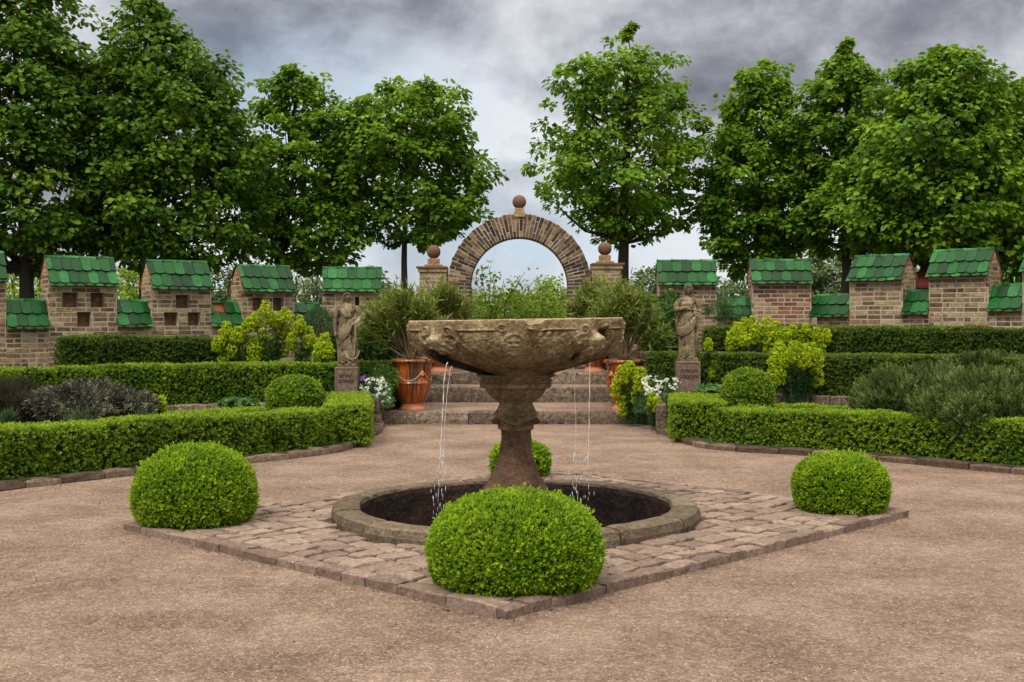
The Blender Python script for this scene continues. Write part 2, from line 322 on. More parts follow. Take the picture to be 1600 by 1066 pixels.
def tube(b, pts, rad, seg=8, c=.5, mi=0, cap=True):
    pts = np.asarray(pts, float); n = len(pts); rad = np.broadcast_to(np.asarray(rad, float), (n,))
    t = norm(np.gradient(pts, axis=0)); up = np.array([0.0, 0, 1]) if abs(t[0, 2]) < .9 else np.array([1.0, 0, 0])
    a = np.arange(seg) / seg * 2 * PI; V = []
    for i in range(n):
        x = np.cross(t[i], up); x /= np.linalg.norm(x) + 1e-9; y = np.cross(x, t[i])
        up = np.cross(x, t[i]) * 1.0 if False else up
        V.append(pts[i] + rad[i] * (np.cos(a)[:, None] * x + np.sin(a)[:, None] * y))
    V = np.concatenate(V); q = []
    for i in range(n - 1):
        for j in range(seg): q.append((i * seg + j, i * seg + (j + 1) % seg, (i + 1) * seg + (j + 1) % seg, (i + 1) * seg + j))
    fs = [np.array(q)]
    if cap: fs.append(np.array([[(n - 1) * seg + j for j in range(seg)], [j for j in range(seg)][::-1]]))
    b.add(V, fs, c, mi)
def box(b, lo, hi, c=.5, mi=0, R=None, o=(0, 0, 0), bev=0.):
    """box with chamfered top edges when bev > 0. R = 3 row vectors (u, v, w)."""
    x0, y0, z0 = lo; x1, y1, z1 = hi
    if bev:
        V = [(x0, y0, z0), (x1, y0, z0), (x1, y1, z0), (x0, y1, z0), (x0, y0, z1 - bev), (x1, y0, z1 - bev), (x1, y1, z1 - bev), (x0, y1, z1 - bev),
             (x0 + bev, y0 + bev, z1), (x1 - bev, y0 + bev, z1), (x1 - bev, y1 - bev, z1), (x0 + bev, y1 - bev, z1)]
        Fc = [(0, 3, 2, 1), (0, 1, 5, 4), (1, 2, 6, 5), (2, 3, 7, 6), (3, 0, 4, 7), (4, 5, 9, 8), (5, 6, 10, 9), (6, 7, 11, 10), (7, 4, 8, 11), (8, 9, 10, 11)]
    else:
        V = [(x0, y0, z0), (x1, y0, z0), (x1, y1, z0), (x0, y1, z0), (x0, y0, z1), (x1, y0, z1), (x1, y1, z1), (x0, y1, z1)]
        Fc = [(0, 3, 2, 1), (0, 1, 5, 4), (1, 2, 6, 5), (2, 3, 7, 6), (3, 0, 4, 7), (4, 5, 6, 7)]
    V = np.array(V, float)
    if R is not None: V = V @ np.asarray(R, float)
    b.add(V + np.asarray(o, float), np.array(Fc), c, mi)
def lathe(b, prof, seg=48, c=.5, mi=0, center=(0, 0, 0), disp=None):
    prof = np.array(prof, float); n = len(prof); a = np.arange(seg) / seg * 2 * PI
    R = np.repeat(prof[:, 0][:, None], seg, 1); Zz = np.repeat(prof[:, 1][:, None], seg, 1); A = np.repeat(a[None], n, 0)
    if disp is not None: R = R + disp(A, Zz, R)
    V = np.stack([R * np.cos(A), R * np.sin(A), Zz], -1).reshape(-1, 3) + np.asarray(center, float)
    i = np.arange(n - 1)[:, None]; j = np.arange(seg)[None]; j2 = (j + 1) % seg
    q = np.stack([i * seg + j, i * seg + j2, (i + 1) * seg + j2, (i + 1) * seg + j], -1).reshape(-1, 4)
    b.add(V, q, c, mi)
def resample(path, step):
    p = np.array(path, float); d = np.r_[0, np.cumsum(np.linalg.norm(np.diff(p[:, :2], axis=0), axis=1))]
    n = max(2, int(round(d[-1] / step)) + 1); s = np.linspace(0, d[-1], n)
    return np.stack([np.interp(s, d, p[:, k]) for k in range(p.shape[1])], 1), d[-1]

# ================================================================== SETTING: ground, terraces
CX, CY = .03, 9.4                      # fountain axis
def ground():
    b = B(); radii = [1.30, 1.6, 2.2, 3.2, 5, 8, 12, 20, 40, 100, 400, 1500]; S = 96; a = np.arange(S) / S * 2 * PI
    V = np.concatenate([np.stack([CX + r * np.cos(a), CY + r * np.sin(a), np.full(S, 0.)], 1) for r in radii])
    q = [(i * S + j, i * S + (j + 1) % S, (i + 1) * S + (j + 1) % S, (i + 1) * S + j) for i in range(len(radii) - 1) for j in range(S)]
    b.add(V, np.array(q)); return ids(b.build('gravel_ground', M['gravel']), kind='structure')
ground()
def slab(name, poly, z0, z1, mat, label=None):
    b = B(); n = len(poly); V = [(x, y, z0) for x, y in poly] + [(x, y, z1) for x, y in poly]
    b.faces(np.array(V), [list(range(n, 2 * n))] + [[i, (i + 1) % n, n + (i + 1) % n, n + i] for i in range(n)])
    return ids(b.build(name, mat), kind='structure')

# kerb lines of the two parterres (photo pixels on the gravel plane)
kl = [GP(-260, 805), GP(-120, 785), GP(0, 766), GP(100, 754), GP(210, 742), GP(310, 731), GP(400, 722), GP(480, 713), GP(535, 704), GP(566, 690), GP(588, 676), GP(601, 664)]
kr = [GP(1860, 768), GP(1720, 752), GP(1600, 741), GP(1500, 732), GP(1400, 722), GP(1320, 716), GP(1240, 710), GP(1160, 706), GP(1100, 700), GP(1062, 689), GP(1042, 678), GP(1022, 664)]
SL = (X(600, 18.1), 18.1); SR = (X(985, 18.1), 18.1)
WL1 = [(-11, 11.5), (-9.2, 13.0), G(-120, 14.2), G(0, 15.7), G(130, 16.6), G(270, 17.2), G(415, 17.7), G(520, 17.9), G(600, 18.0)]
WR1 = [(11, 12.0), (9.6, 13.2), G(1720, 14.4), G(1600, 15.6), G(1480, 16.5), G(1340, 17.0), G(1210, 17.4), G(1095, 17.6), G(1035, 17.7)]
WL2 = [(-11.5, 13.5), (-10, 15.2), G(-100, 16.7), G(60, 17.7), G(200, 18.5), G(345, 19.2), G(470, 19.6), G(560, 19.9), G(640, 20.1)]
WR2 = [(11.5, 13.5), (10.3, 14.8), G(1720, 16.2), G(1600, 17.2), G(1480, 17.9), G(1350, 18.5), G(1200, 19.0), G(1090, 19.4), G(985, 19.8)]
zL1, zR1, zL2, zR2 = .30, .44, .80, 1.02
slab('bed_soil', kl + [G(600, 17.9)] + WL1[::-1], -.2, .07, M['soil'])
slab('bed_soil', kr + WR1[::-1], -.2, .07, M['soil'])
slab('terrace_soil', WL1 + [(SL[0] - .02, 18.12), (X(655, 20.1) , 20.1)] + WL2[::-1], -.2, zL1, M['soil'])
slab('terrace_soil', WR1 + [(SR[0] + .02, 18.12), (X(955, 20.1), 20.1)] + WR2[::-1], -.2, zR1, M['soil'])
slab('upper_terrace_soil', WL2 + [(-1.6, 20.15), (-1.6, 26), (-16, 26), (-16, 12)], -.2, zL2, M['soil'])
slab('upper_terrace_soil', WR2 + [(1.75, 20.15), (1.75, 26), (16, 26), (16, 12)], -.2, zR2, M['soil'])
slab('meadow', [(-60, 26.004), (60, 26.004), (60, 120), (-60, 120)], -.2, .5, M['meadow'])

# ---- steps: gravel landings with stone risers
slab('step_landing', [(SL[0] + .0, 18.3), (SR[0], 18.3), (SR[0], 20.4), (SL[0], 20.4)], -.2, .175, M['gravel'])
slab('step_landing', [(-1.6, 20.45), (1.74, 20.45), (1.74, 21.4), (-1.6, 21.4)], -.2, .425, M['gravel'])
slab('upper_path', [(-1.6, 21.45), (1.74, 21.45), (1.74, 26), (-1.6, 26)], -.2, .615, M['gravel'])

def rough_stones(b, path, width, z0, z1, lmin, lmax, c=(.2, .8), jit=.008, gap=.008, mi=0, bev=.02):
    """stones laid end to end along a polyline; each is a subdivided, jittered block"""
    p, Lt = resample(path, .02)
    s = 0; tot = Lt
    d = np.r_[0, np.cumsum(np.linalg.norm(np.diff(p[:, :2], axis=0), axis=1))]
    while s < tot - .02:
        l = min(random.uniform(lmin, lmax), tot - s)
        if tot - s - l < lmin * .5: l = tot - s
        cs = np.array([s + gap, s + l * .33, s + l * .66, s + l - gap]); s += l
        cx = np.interp(cs, d, p[:, 0]); cy = np.interp(cs, d, p[:, 1])
        ddx = np.gradient(cx); ddy = np.gradient(cy); q = np.hypot(ddx, ddy); nx, ny = -ddy / q, ddx / q
        rows = []
        w = width * .5; zt = z1 + random.uniform(-jit, jit)
        sec = [(-w, z0), (-w - random.uniform(0, jit), (z0 + zt) / 2), (-w + random.uniform(0, jit), zt - bev), (-w + bev, zt), (0, zt + random.uniform(-jit, jit) * .5), (w - bev, zt), (w, zt - bev), (w, z0)]
        for k in range(4):
            e = bev * .7 if k in (0, 3) else 0
            for (o, z) in sec:
                jj = jit * .7
                rows.append((cx[k] + nx[k] * o + random.uniform(-jj, jj), cy[k] + ny[k] * o + random.uniform(-jj, jj), z - (e if z > zt - bev * .5 else 0) + (random.uniform(-jj, jj) if z > z0 else 0)))
        m = len(sec); Fc = [[i * m + j, i * m + j + 1, (i + 1) * m + j + 1, (i + 1) * m + j] for i in range(3) for j in range(m - 1)]
        Fc += [list(range(m))[::-1], [3 * m + j for j in range(m)]]
        b.faces(np.array(rows), Fc, random.uniform(*c), mi)
def kerb(name, path, width, z0, z1, label, mat='curb', lmin=.3, lmax=.6, cat='kerb', jit=.008, group=None):
    b = B(); rough_stones(b, path, width, z0, z1, lmin, lmax, jit=jit); return ids(b.build(name, M[mat]), label, cat, group)
off = lambda pts, dx, dy: [(x + dx, y + dy) for x, y in pts]
kerb('bed_kerb', kl[:-1] + [(SL[0] - .02, 17.7)], .14, -.05, .075, 'low brown stone kerb curving along the left front hedge')
kerb('bed_kerb', kr[:-1] + [(X(1030, 17.5), 17.5)], .14, -.05, .075, 'low brown stone kerb curving along the right front hedge')
for nm, xs, y, z0, z1, lab in (('stone_step', (SL[0], SR[0]), 18.18, -.05, .185, 'lowest long stone step at the edge of the gravel court'),
                          ('stone_step', (X(655, 20.3), X(962, 20.3)), 20.38, .12, .435, 'middle stone step seen behind the fountain stem'),
                          ('stone_step', (X(660, 21.3), X(955, 21.3)), 21.38, .36, .625, 'highest of the three stone steps behind the fountain')):
    b = B(); rough_stones(b, [(xs[0], y), (xs[1], y)], .3, z0, z1, .45, .9, c=(.3, .7), jit=.012, gap=.004, bev=.03); ids(b.build(nm, M['step']), lab, 'stone step', 'steps up to the arch')
def low_wall(path, z0, z1, w, label, mat='step', courses=2, name='retaining_wall'):
    b = B(); h = (z1 - z0) / courses
    for k in range(courses): rough_stones(b, path, w, z0 + h * k, z0 + h * (k + 1) - .006, .25, .5, c=(.25, .75), jit=.006, gap=.006, bev=.012)
    return ids(b.build(name, M[mat]), label, 'low wall')
low_wall(WL1, .0, .36, .2, 'low stone wall behind the left front bed', courses=3)
low_wall(WR1, .0, .50, .2, 'low stone wall behind the right front bed', courses=4)
low_wall(WL2, .3, .83, .2, 'upper low stone wall under the left back hedge', courses=4)
low_wall(WR2, .4, 1.06, .2, 'upper low stone wall under the right back hedge', courses=5)
low_wall([(SL[0] - .1, 17.5), (SL[0] - .1, 18.9)], 0, .42, .2, 'short stone side wall left of the bottom step', courses=2)
low_wall([(X(1035, 16.4), 16.5), (X(1033, 17.5), 17.7)], 0, .40, .14, 'short upright stone slab beside the end of the right front hedge', courses=1)
low_wall([(-1.66, 18.9), (-1.62, 21.6)], .1, .66, .22, 'stone side wall of the upper steps behind the left front pot', courses=3)
low_wall([(1.80, 18.9), (1.76, 21.6)], .1, .66, .22, 'stone side wall of the upper steps behind the right front pot', courses=3)

# ================================================================== paving diamond and basin
PL, PR, PF = np.array(GP(192, 828)), np.array(GP(1420, 808)), np.array(GP(790, 969)); PB = PL + PR - PF
def bil(s, t): return PF + (PL - PF) * s + (PR - PF) * t
RIN, ROUT = 1.215, 1.425
def paving():
    b = B(); S = 96; V = []
    P4 = [PF, PR, PB, PL]
    ctr = np.array([CX, CY])
    for j in range(S):
        a = j / S * 2 * PI; d = np.array([cos(a), sin(a)]); best = 1e9
        for k in range(4):
            p, q = P4[k], P4[(k + 1) % 4]; e = q - p; M2 = np.array([d, -e]).T
            if abs(np.linalg.det(M2)) < 1e-9: continue
            s_, t_ = np.linalg.solve(M2, p - ctr)
            if s_ > 0 and -1e-6 <= t_ <= 1 + 1e-6: best = min(best, s_)
        V += [tuple(ctr + d * 1.32) + (.040,), tuple(ctr + d * (best - .03)) + (.040,), tuple(ctr + d * (best - .03)) + (-.02,)]
    q = []
    for j in range(S):
        k = (j + 1) % S; q += [(3 * j, 3 * j + 1, 3 * k + 1, 3 * k), (3 * j + 1, 3 * j + 2, 3 * k + 2, 3 * k + 1)]
    b.add(np.array(V), np.array(q), .5, 1)
    # stones
    e1, e2 = np.linalg.norm(PL - PF), np.linalg.norm(PR - PF)
    def stone(cr, c, z, jit=.010):
        cr = np.array(cr); cen = cr.mean(0); out = []
        for k in range(4):
            p, q = cr[k], cr[(k + 1) % 4]; out += [p * .88 + q * .12, p * .5 + q * .5, p * .12 + q * .88]
        out = np.array(out) + rng.normal(0, jit * .30, (12, 2)); out = cen + (out - cen) * .975
        inn = cen + (out - cen) * .95 + rng.normal(0, .002, (12, 2)); tl = rng.normal(0, .02, 2)
        zo = z - .009 + rng.normal(0, .002, 12); zi = z + (inn - cen) @ tl + rng.normal(0, .0022, 12)
        Vv = np.concatenate([np.c_[out, np.full(12, .02)], np.c_[out, zo], np.c_[inn, zi], [[*cen, z + .001]]])
        Q = []
        for k in range(12):
            k2 = (k + 1) % 12; Q += [[k, k2, 12 + k2, 12 + k], [12 + k, 12 + k2, 24 + k2, 24 + k]]
        b.faces(Vv, Q + [[24 + k, 24 + (k + 1) % 12, 36] for k in range(12)], c, 0)
    kerbw = .13
    s = kerbw / e1
    while s < 1 - kerbw / e1 - .005:
        ds = random.uniform(.15, .21) / e1; ds = min(ds, 1 - kerbw / e1 - s)
        if 1 - kerbw / e1 - s - ds < .05 / e1: ds = 1 - kerbw / e1 - s
        t = kerbw / e2
        while t < 1 - kerbw / e2 - .005:
            dt = random.uniform(.15, .31) / e2; dt = min(dt, 1 - kerbw / e2 - t)
            if 1 - kerbw / e2 - t - dt < .07 / e2: dt = 1 - kerbw / e2 - t
            g1, g2 = .008 / e1, .008 / e2
            J = lambda ss, tt: bil(ss, tt) + .011 * (np.array([vn(np.array([ss * 31, tt * 31, 1.])), vn(np.array([ss * 31, tt * 31, 9.]))]) - .5) * 2
            cr = [J(s + g1, t + g2), J(s + g1, t + dt - g2), J(s + ds - g1, t + dt - g2), J(s + ds - g1, t + g2)]
            m_ = np.mean(cr, 0)
            if np.hypot(m_[0] - CX, m_[1] - CY) > ROUT + .02: stone(cr, random.uniform(.2, .8), .062 + random.uniform(-.006, .006))
            t += dt
        s += ds
    ids(b.build('stone_pavement', [M['cobble'], M['joint']]), kind='structure')
    for (p, q, nm) in ((PF, PL, 'front left'), (PL, PB, 'back left'), (PB, PR, 'back right'), (PR, PF, 'front right')):
        b = B(); e = (q - p) / np.linalg.norm(q - p); n = np.array([-e[1], e[0]]);
        if n @ (bil(.5, .5) - p) < 0: n = -n
        rough_stones(b, [tuple(p + n * .065 + e * .07), tuple(q + n * .065 - e * .0)], .13, -.03, .064, .18, .42, c=(.05, .6), jit=.008, gap=.004, bev=.012)
        ids(b.build('paving_kerb', M['cobble']), 'rough brown kerb stones along the %s edge of the paved diamond' % nm, 'kerb')
paving()
def basin():
    root = empty('fountain_basin', (CX, CY, .04), 'round sunken stone basin with a thick worn rim under the fountain', 'basin')
    b = B(); n = 13; a = .35
    cuts = np.sort(np.cumsum(rng.uniform(.8, 1.2, n))); cuts = cuts / cuts[-1] * 2 * PI
    for k in range(n):
        a0 = a + (cuts[k - 1] if k else 0) + .004; a1 = a + cuts[k] - .004; m = 14; rows = []; zt = .158 + random.uniform(-.008, .008); dr = random.uniform(-.012, .012)
        sec = [(RIN, -.12), (RIN, zt - .03), (RIN + .012, zt - .004), (RIN + .03, zt), (RIN + .08, zt + .003), (RIN + .13, zt + .002), (ROUT - .025, zt - .002), (ROUT - .004, zt - .012), (ROUT + .006, zt - .06), (ROUT + .008, .09), (ROUT, .03), (ROUT, -.1)]
        for i in range(m):
            t = a0 + (a1 - a0) * i / (m - 1); e = .010 if i in (0, m - 1) else 0
            for (r, z) in sec:
                q = fbm(np.array([cos(t) * 7, sin(t) * 7, z * 9 + k])) - .47
                r2 = r + dr * (r > RIN + .1) + q * .045; z2 = z + (q * .022 - e if z > .1 else 0)
                rows.append((CX + r2 * cos(t), CY + r2 * sin(t), z2))
        S_ = len(sec); Fc = [[i * S_ + j, (i + 1) * S_ + j, (i + 1) * S_ + j + 1, i * S_ + j + 1] for i in range(m - 1) for j in range(S_ - 1)]
        Fc += [list(range(S_)), [(m - 1) * S_ + j for j in range(S_)][::-1]]
        b.faces(np.array(rows), Fc, random.uniform(.3, .75))
    b.build('rim', M['basin'], root)
    b = B(); S = 120
    prof = [(RIN - .015, .138), (RIN - .02, .10), (RIN - .012, -.1), (RIN - .02, -.25), (RIN - .01, -.5), (RIN - .02, -.75), (.3, -.76)]
    lathe(b, [(r, z) for r, z in prof for _ in (0,)], S, center=(CX, CY, 0), c=.5, disp=lambda A, z, R: (fbm(np.stack([np.cos(A) * 6, np.sin(A) * 6, z * 7], -1)) - .5) * .03)
    b.build('inner_wall', M['wet'], root)
    b = B(); lathe(b, [(.30, -.76), (.30, .215), (.27, .24), (.0, .245)], 40, center=(CX, CY, 0), c=.5); b.build('plinth', M['shaft'], root)
    b = B(); a = np.arange(64) / 64 * 2 * PI; r = RIN - .005
    V = np.concatenate([np.stack([CX + r * np.cos(a), CY + r * np.sin(a), np.full(64, -.42)], 1), np.stack([CX + .29 * np.cos(a), CY + .29 * np.sin(a), np.full(64, -.42)], 1)])
    b.add(V, np.array([(j, (j + 1) % 64, 64 + (j + 1) % 64, 64 + j) for j in range(64)])); ids(b.build('water', M['water']), kind='structure')
basin()

# ================================================================== the fountain
def fountain():
    root = empty('fountain', (CX, CY, .245), 'weathered carved stone fountain with a wide broken bowl on a flared stem', 'fountain')
    D = 9.4; k = D / F
    zz = lambda py: Z(py, D)
    # bowl, dense lathe with carved relief
    pts = [(500, 166), (504, 167), (512, 166), (520, 165), (528, 162.5), (536, 158), (544, 152.5), (551, 146), (558, 137), (564, 126), (569, 112), (573, 98), (577, 84), (580, 73), (583, 63), (586, 57), (591, 55)]
    ys = np.linspace(500, 591, 120); hw = np.interp(ys, [p[0] for p in pts], [p[1] for p in pts])
    # smooth profile
    for _ in range(6): hw[1:-1] = (hw[:-2] + 2 * hw[1:-1] + hw[2:]) / 4
    r = hw * k; z = np.array([zz(y) for y in ys]); S = 560; a = np.arange(S) / S * 2 * PI
    A, Zg = np.meshgrid(a, z); R = np.repeat(r[:, None], S, 1); Y = np.repeat(ys[:, None], S, 1)
    # u = position across the bowl as seen from the front of each of 4 repeats
    rel = np.zeros_like(R)
    def sm(x): return 1 / (1 + np.exp(-np.clip(x, -30, 30)))
    def wrap(t): return (t + PI) % (2 * PI) - PI
    front = -PI / 2
    u = wrap(A - front)                              # + to the right in the photo
    def ring(u0, y0, ru, ry, wid, h):
        du = wrap(u - u0) / ru; dy = (Y - y0) / ry; q = np.sqrt(du * du + dy * dy); return h * np.exp(-((q - 1) / wid) ** 2)
    def bump(u0, y0, ru, ry, h):
        du = wrap(u - u0) / ru; dy = (Y - y0) / ry; return h * np.exp(-(du * du + dy * dy) ** 1.5)
    for rep in range(4):
        c0 = rep * PI / 2
        rel += bump(c0 - .02, 536, .075, 11, .022) + ring(c0 - .02, 535, .10, 15, .16, .012)            # mask with wreath
        rel += bump(c0 - .05, 533, .018, 2.5, -.012) + bump(c0 + .01, 533, .018, 2.5, -.012) + bump(c0 - .02, 540, .03, 1.8, -.012)
        for s in (-1, 1):
            rel += ring(c0 + s * .12, 511, .034, 4.6, .30, .013) + bump(c0 + s * .12, 511, .013, 1.8, .010)
            rel += ring(c0 + s * .64, 515, .045, 6.0, .25, .013) + bump(c0 + s * .64, 515, .022, 3, .009)
            # cartouche outline
            du = wrap(u - c0) * s
            line = lambda q, w: np.exp(-(q / w) ** 2)
            rel += .010 * line(Y - 516.0, 1.3) * sm((du - .20) * 60) * sm((.53 - du) * 60) * -1
            rel += .012 * line(Y - 514.0, 1.1) * sm((du - .20) * 60) * sm((.53 - du) * 60)
            edge = .50 - .0042 * np.clip(Y - 535, 0, 50) ** 1.25 + .03 * np.exp(-((Y - 528) / 5) ** 2)
            rel += .008 * line(du - edge, .012) * sm((Y - 517) * .8) * sm((574 - Y) * .5)
            # leaf scrolls toward the corners
            for q in range(5):
                rel += ring(c0 + s * (.60 + .045 * q), 528 + 7 * q, .05, 6.5, .3, .010)
            rel += bump(c0 + s * .78, 530, .07, 9, .03) + bump(c0 + s * .74, 545, .05, 6, .016)
    P3 = np.stack([R * np.cos(A) * 16, R * np.sin(A) * 16, Zg * 16], -1)
    nz = fbm(P3, 5) - .47; nf = fbm(P3 * 3.1, 3) - .44
    rel *= 1.45
    rel += nz * .030 + np.abs(nf) * .030 * sm((Y - 515) * .4) * sm((572 - Y) * .3)
    rel += .012 * np.sin(wrap(A) * 90 + Y * .25) * np.exp(-((wrap(u - .27) / .10) ** 2)) * np.exp(-((Y - 517) / 6) ** 2)      # ribbed patch
    rel -= bump(.66, 554, .035, 5, .05)                # round hole
    rel -= bump(.93, 521, .10, 9, .04) * (.5 + fbm(P3 * 1.5, 3))   # broken dark patch upper right
    rel -= bump(1.02, 530, .05, 5, .03)
    # gashes where water runs out: left between 550-590, right at the underside
    uL, uR = -.93, .98
    def gash(u0, h):
        c = u0; w = .20 + .17 * np.clip((Y - 556) / 30, 0, 1) + .10 * (fbm(P3 * .9, 3) - .5)
        return h * np.exp(-(wrap(u - c) / w) ** 4) * sm((Y - (548 + 6 * (vn(P3 * 1.2) - .5))) * .6)
    cut = gash(-.96, .10); cut2 = gash(1.32, .05) * sm((Y - 562) * .5)
    rel -= cut + cut2
    # body goes from rim outer surface; rim is nicked
    chip = 7.0 * k * np.exp(-((u - .165) / .075) ** 4) * (.8 + .6 * (vn(P3 * .5) - .5)) + 3.0 * k * np.exp(-((u - .11) / .03) ** 2)
    lip = sm((506 - Y) * .9)
    Zd = Zg - chip * sm((512 - Y) * .35) + (nz * .010) * lip - .0055 * (-np.sin(u)) * 0
    tilt = np.cos(A) * 2.6 * k                         # the bowl sits a little lower on the left
    Zd = Zd + tilt * np.clip((570 - Y) / 70, 0, 1)
    Rr = R + rel
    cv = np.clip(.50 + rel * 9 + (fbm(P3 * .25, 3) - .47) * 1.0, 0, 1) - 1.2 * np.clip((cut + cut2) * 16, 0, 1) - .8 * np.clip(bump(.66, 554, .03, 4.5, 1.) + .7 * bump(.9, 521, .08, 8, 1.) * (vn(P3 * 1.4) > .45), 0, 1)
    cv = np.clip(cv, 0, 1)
    b = B(); V = np.stack([CX + Rr * np.cos(A), CY + Rr * np.sin(A), Zd], -1).reshape(-1, 3); n = len(ys)
    i = np.arange(n - 1)[:, None]; j = np.arange(S)[None]; j2 = (j + 1) % S
    Q = np.stack([i * S + j, (i + 1) * S + j, (i + 1) * S + j2, i * S + j2], -1).reshape(-1, 4)
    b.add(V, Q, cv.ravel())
    # rim top and inside
    top = V[:S]; inn = []
    for (rr, dz) in ((.985, .006), (.95, .004), (.925, -.012), (.915, -.05), (.80, -.17), (.45, -.30), (.0, -.32)):
        q = top.copy(); q[:, 0] = CX + (top[:, 0] - CX) * rr; q[:, 1] = CY + (top[:, 1] - CY) * rr
        q[:, 2] = (top[:, 2] + dz) if dz > -.03 else zz(500) + dz + chip[0] * 0
        inn.append(q)
    V2 = np.concatenate([top] + inn); ii = np.arange(7)[:, None]
    Q2 = np.stack([ii * S + j, ii * S + j2, (ii + 1) * S + j2, (ii + 1) * S + j], -1).reshape(-1, 4); b.add(V2, Q2, .75)
    bowl = b.build('bowl', M['fount'], root, smooth=True)
    b = B(); a = np.arange(64) / 64 * 2 * PI; rw = .80
    V = np.concatenate([np.stack([CX + rw * np.cos(a), CY + rw * np.sin(a), np.full(64, zz(500) - .12)], 1)])
    b.faces(V, [list(range(64))]); 
    # mouldings + shaft (lathe)
    prof = [(584, 57), (585, 61), (587.5, 62), (589, 58), (590, 55), (593, 55), (594, 58), (596, 57.5), (597, 53), (598, 56), (604, 56), (605.5, 54), (607, 47), (609, 46.5), (612, 44), (615, 42), (619, 40), (622, 36), (625, 31), (629, 27), (633, 25)]
    def neck(A, z, R):
        y = HY + (HC - z) * F / D; e = np.exp(-((y - 613) / 4.5) ** 2)
        return e * .010 * np.abs(np.sin(A * 9)) + (fbm(np.stack([np.cos(A) * 5, np.sin(A) * 5, z * 20], -1), 4) - .47) * .014
    def dense(pr, n):
        yy = np.linspace(pr[0][0], pr[-1][0], n); return [(np.interp(y, [p[0] for p in pr], [p[1] for p in pr]) * k, zz(y)) for y in yy][::-1]
    b = B(); lathe(b, dense(prof, 90), 140, c=.5, center=(CX, CY, 0), disp=neck); b.build('neck_moulding', M['fount'], root, smooth=True)
    prof = [(632, 25), (636, 25.5), (640, 28), (646, 30), (652, 30), (657, 29.5), (661, 27), (664, 24.5), (666, 25.5), (670, 25.5), (672, 23)]
    def knob(A, z, R):
        y = HY + (HC - z) * F / D; t = 0
        for q in range(4):
            c0 = -PI / 2 + q * PI / 2; da = (A - c0 + PI) % (2 * PI) - PI
            for s in (-1, 1):
                rr = np.sqrt(((da - s * .36) / .27) ** 2 + ((y - 648) / 8) ** 2); t = t + .014 * np.cos(np.clip(rr, 0, 1.6) * 5.5) * (rr < 1.5)
            t = t + .012 * np.exp(-(da / .08) ** 2) + .012 * np.exp(-((y - 656 - 5 * np.cos(da * 4)) / 2) ** 2)
            for s in (-1, 1): t = t + .016 * np.exp(-(((da - s * .72) / .16) ** 2 + ((y - 668) / 4) ** 2))
        return t * np.exp(-np.clip(np.abs(y - 652) - 18, 0, 9) / 3) + (fbm(np.stack([np.cos(A) * 4, np.sin(A) * 4, z * 20], -1), 4) - .47) * .012
    b = B(); lathe(b, dense(prof, 70), 200, c=.5, center=(CX, CY, 0), disp=knob); b.build('carved_knob', M['fount'], root, smooth=True)
    prof = [(671, 23), (680, 22.7), (695, 23.6), (710, 26), (722, 29), (734, 33.5), (745, 38.5), (754, 44), (760, 49), (762, 51.5), (766, 52), (769, 50)]
    b = B(); lathe(b, dense(prof, 80), 120, c=.5, center=(CX, CY, 0), disp=lambda A, z, R: (fbm(np.stack([np.cos(A) * 3, np.sin(A) * 3, z * 9], -1), 5) - .47) * .03 + .005 * np.sign(np.cos(4 * A)) * 0)
    b.build('stem', M['shaft'], root, smooth=True)
    return root
fountain()
def streams():
    def st(px0, py0, px1, py1, r0, label, dy=-.55, n=60):
        D0 = CY + dy; b = B(); t = np.linspace(0, 1, n); zs = Z(py0, D0) + (Z(py1, D0) - Z(py0, D0)) * t
        fall = np.sqrt(t); xs = X(px0, D0) + (X(px1, D0) - X(px0, D0)) * fall + np.cumsum(rng.normal(0, .0012, n)); ys = np.full(n, D0) + np.cumsum(rng.normal(0, .001, n))
        r0 *= .62; rad = r0 * (1 - .55 * t) * (1 + .45 * np.sin(t * 55 + rng.random() * 6)) * (.7 + .6 * rng.random(n))
        brk = int(n * .70); tube(b, np.stack([xs, ys, zs], 1)[:brk], np.maximum(rad[:brk], .0008), 6)
        for _ in range(32):
            q = random.uniform(.55, 1); i = min(n - 1, int(q * n)); L_ = random.uniform(.012, .035); x = xs[i] + random.gauss(0, .006 + .02 * q * q)
            y = ys[i] + random.gauss(0, .02); z = zs[i] + random.gauss(0, .03); r = random.uniform(.001, .0026)
            tube(b, [(x, y, z + L_), (x, y, z + L_ * .3), (x, y, z - L_ * .6)], [r * .3, r, r * .5], 5)
        return ids(b.build('water_stream', M['stream'], smooth=True), label, 'water stream')
    st(700, 566, 684, 812, .006, 'thin water stream falling left from the gash in the bowl')
    st(706, 572, 689, 806, .004, 'second fainter water stream just right of the leftmost one')
    st(922, 566, 921, 800, .0055, 'thin water stream falling from the right underside of the bowl')
    st(898, 578, 897, 800, .0022, 'faintest thread of water between the stem and the right stream')
streams()

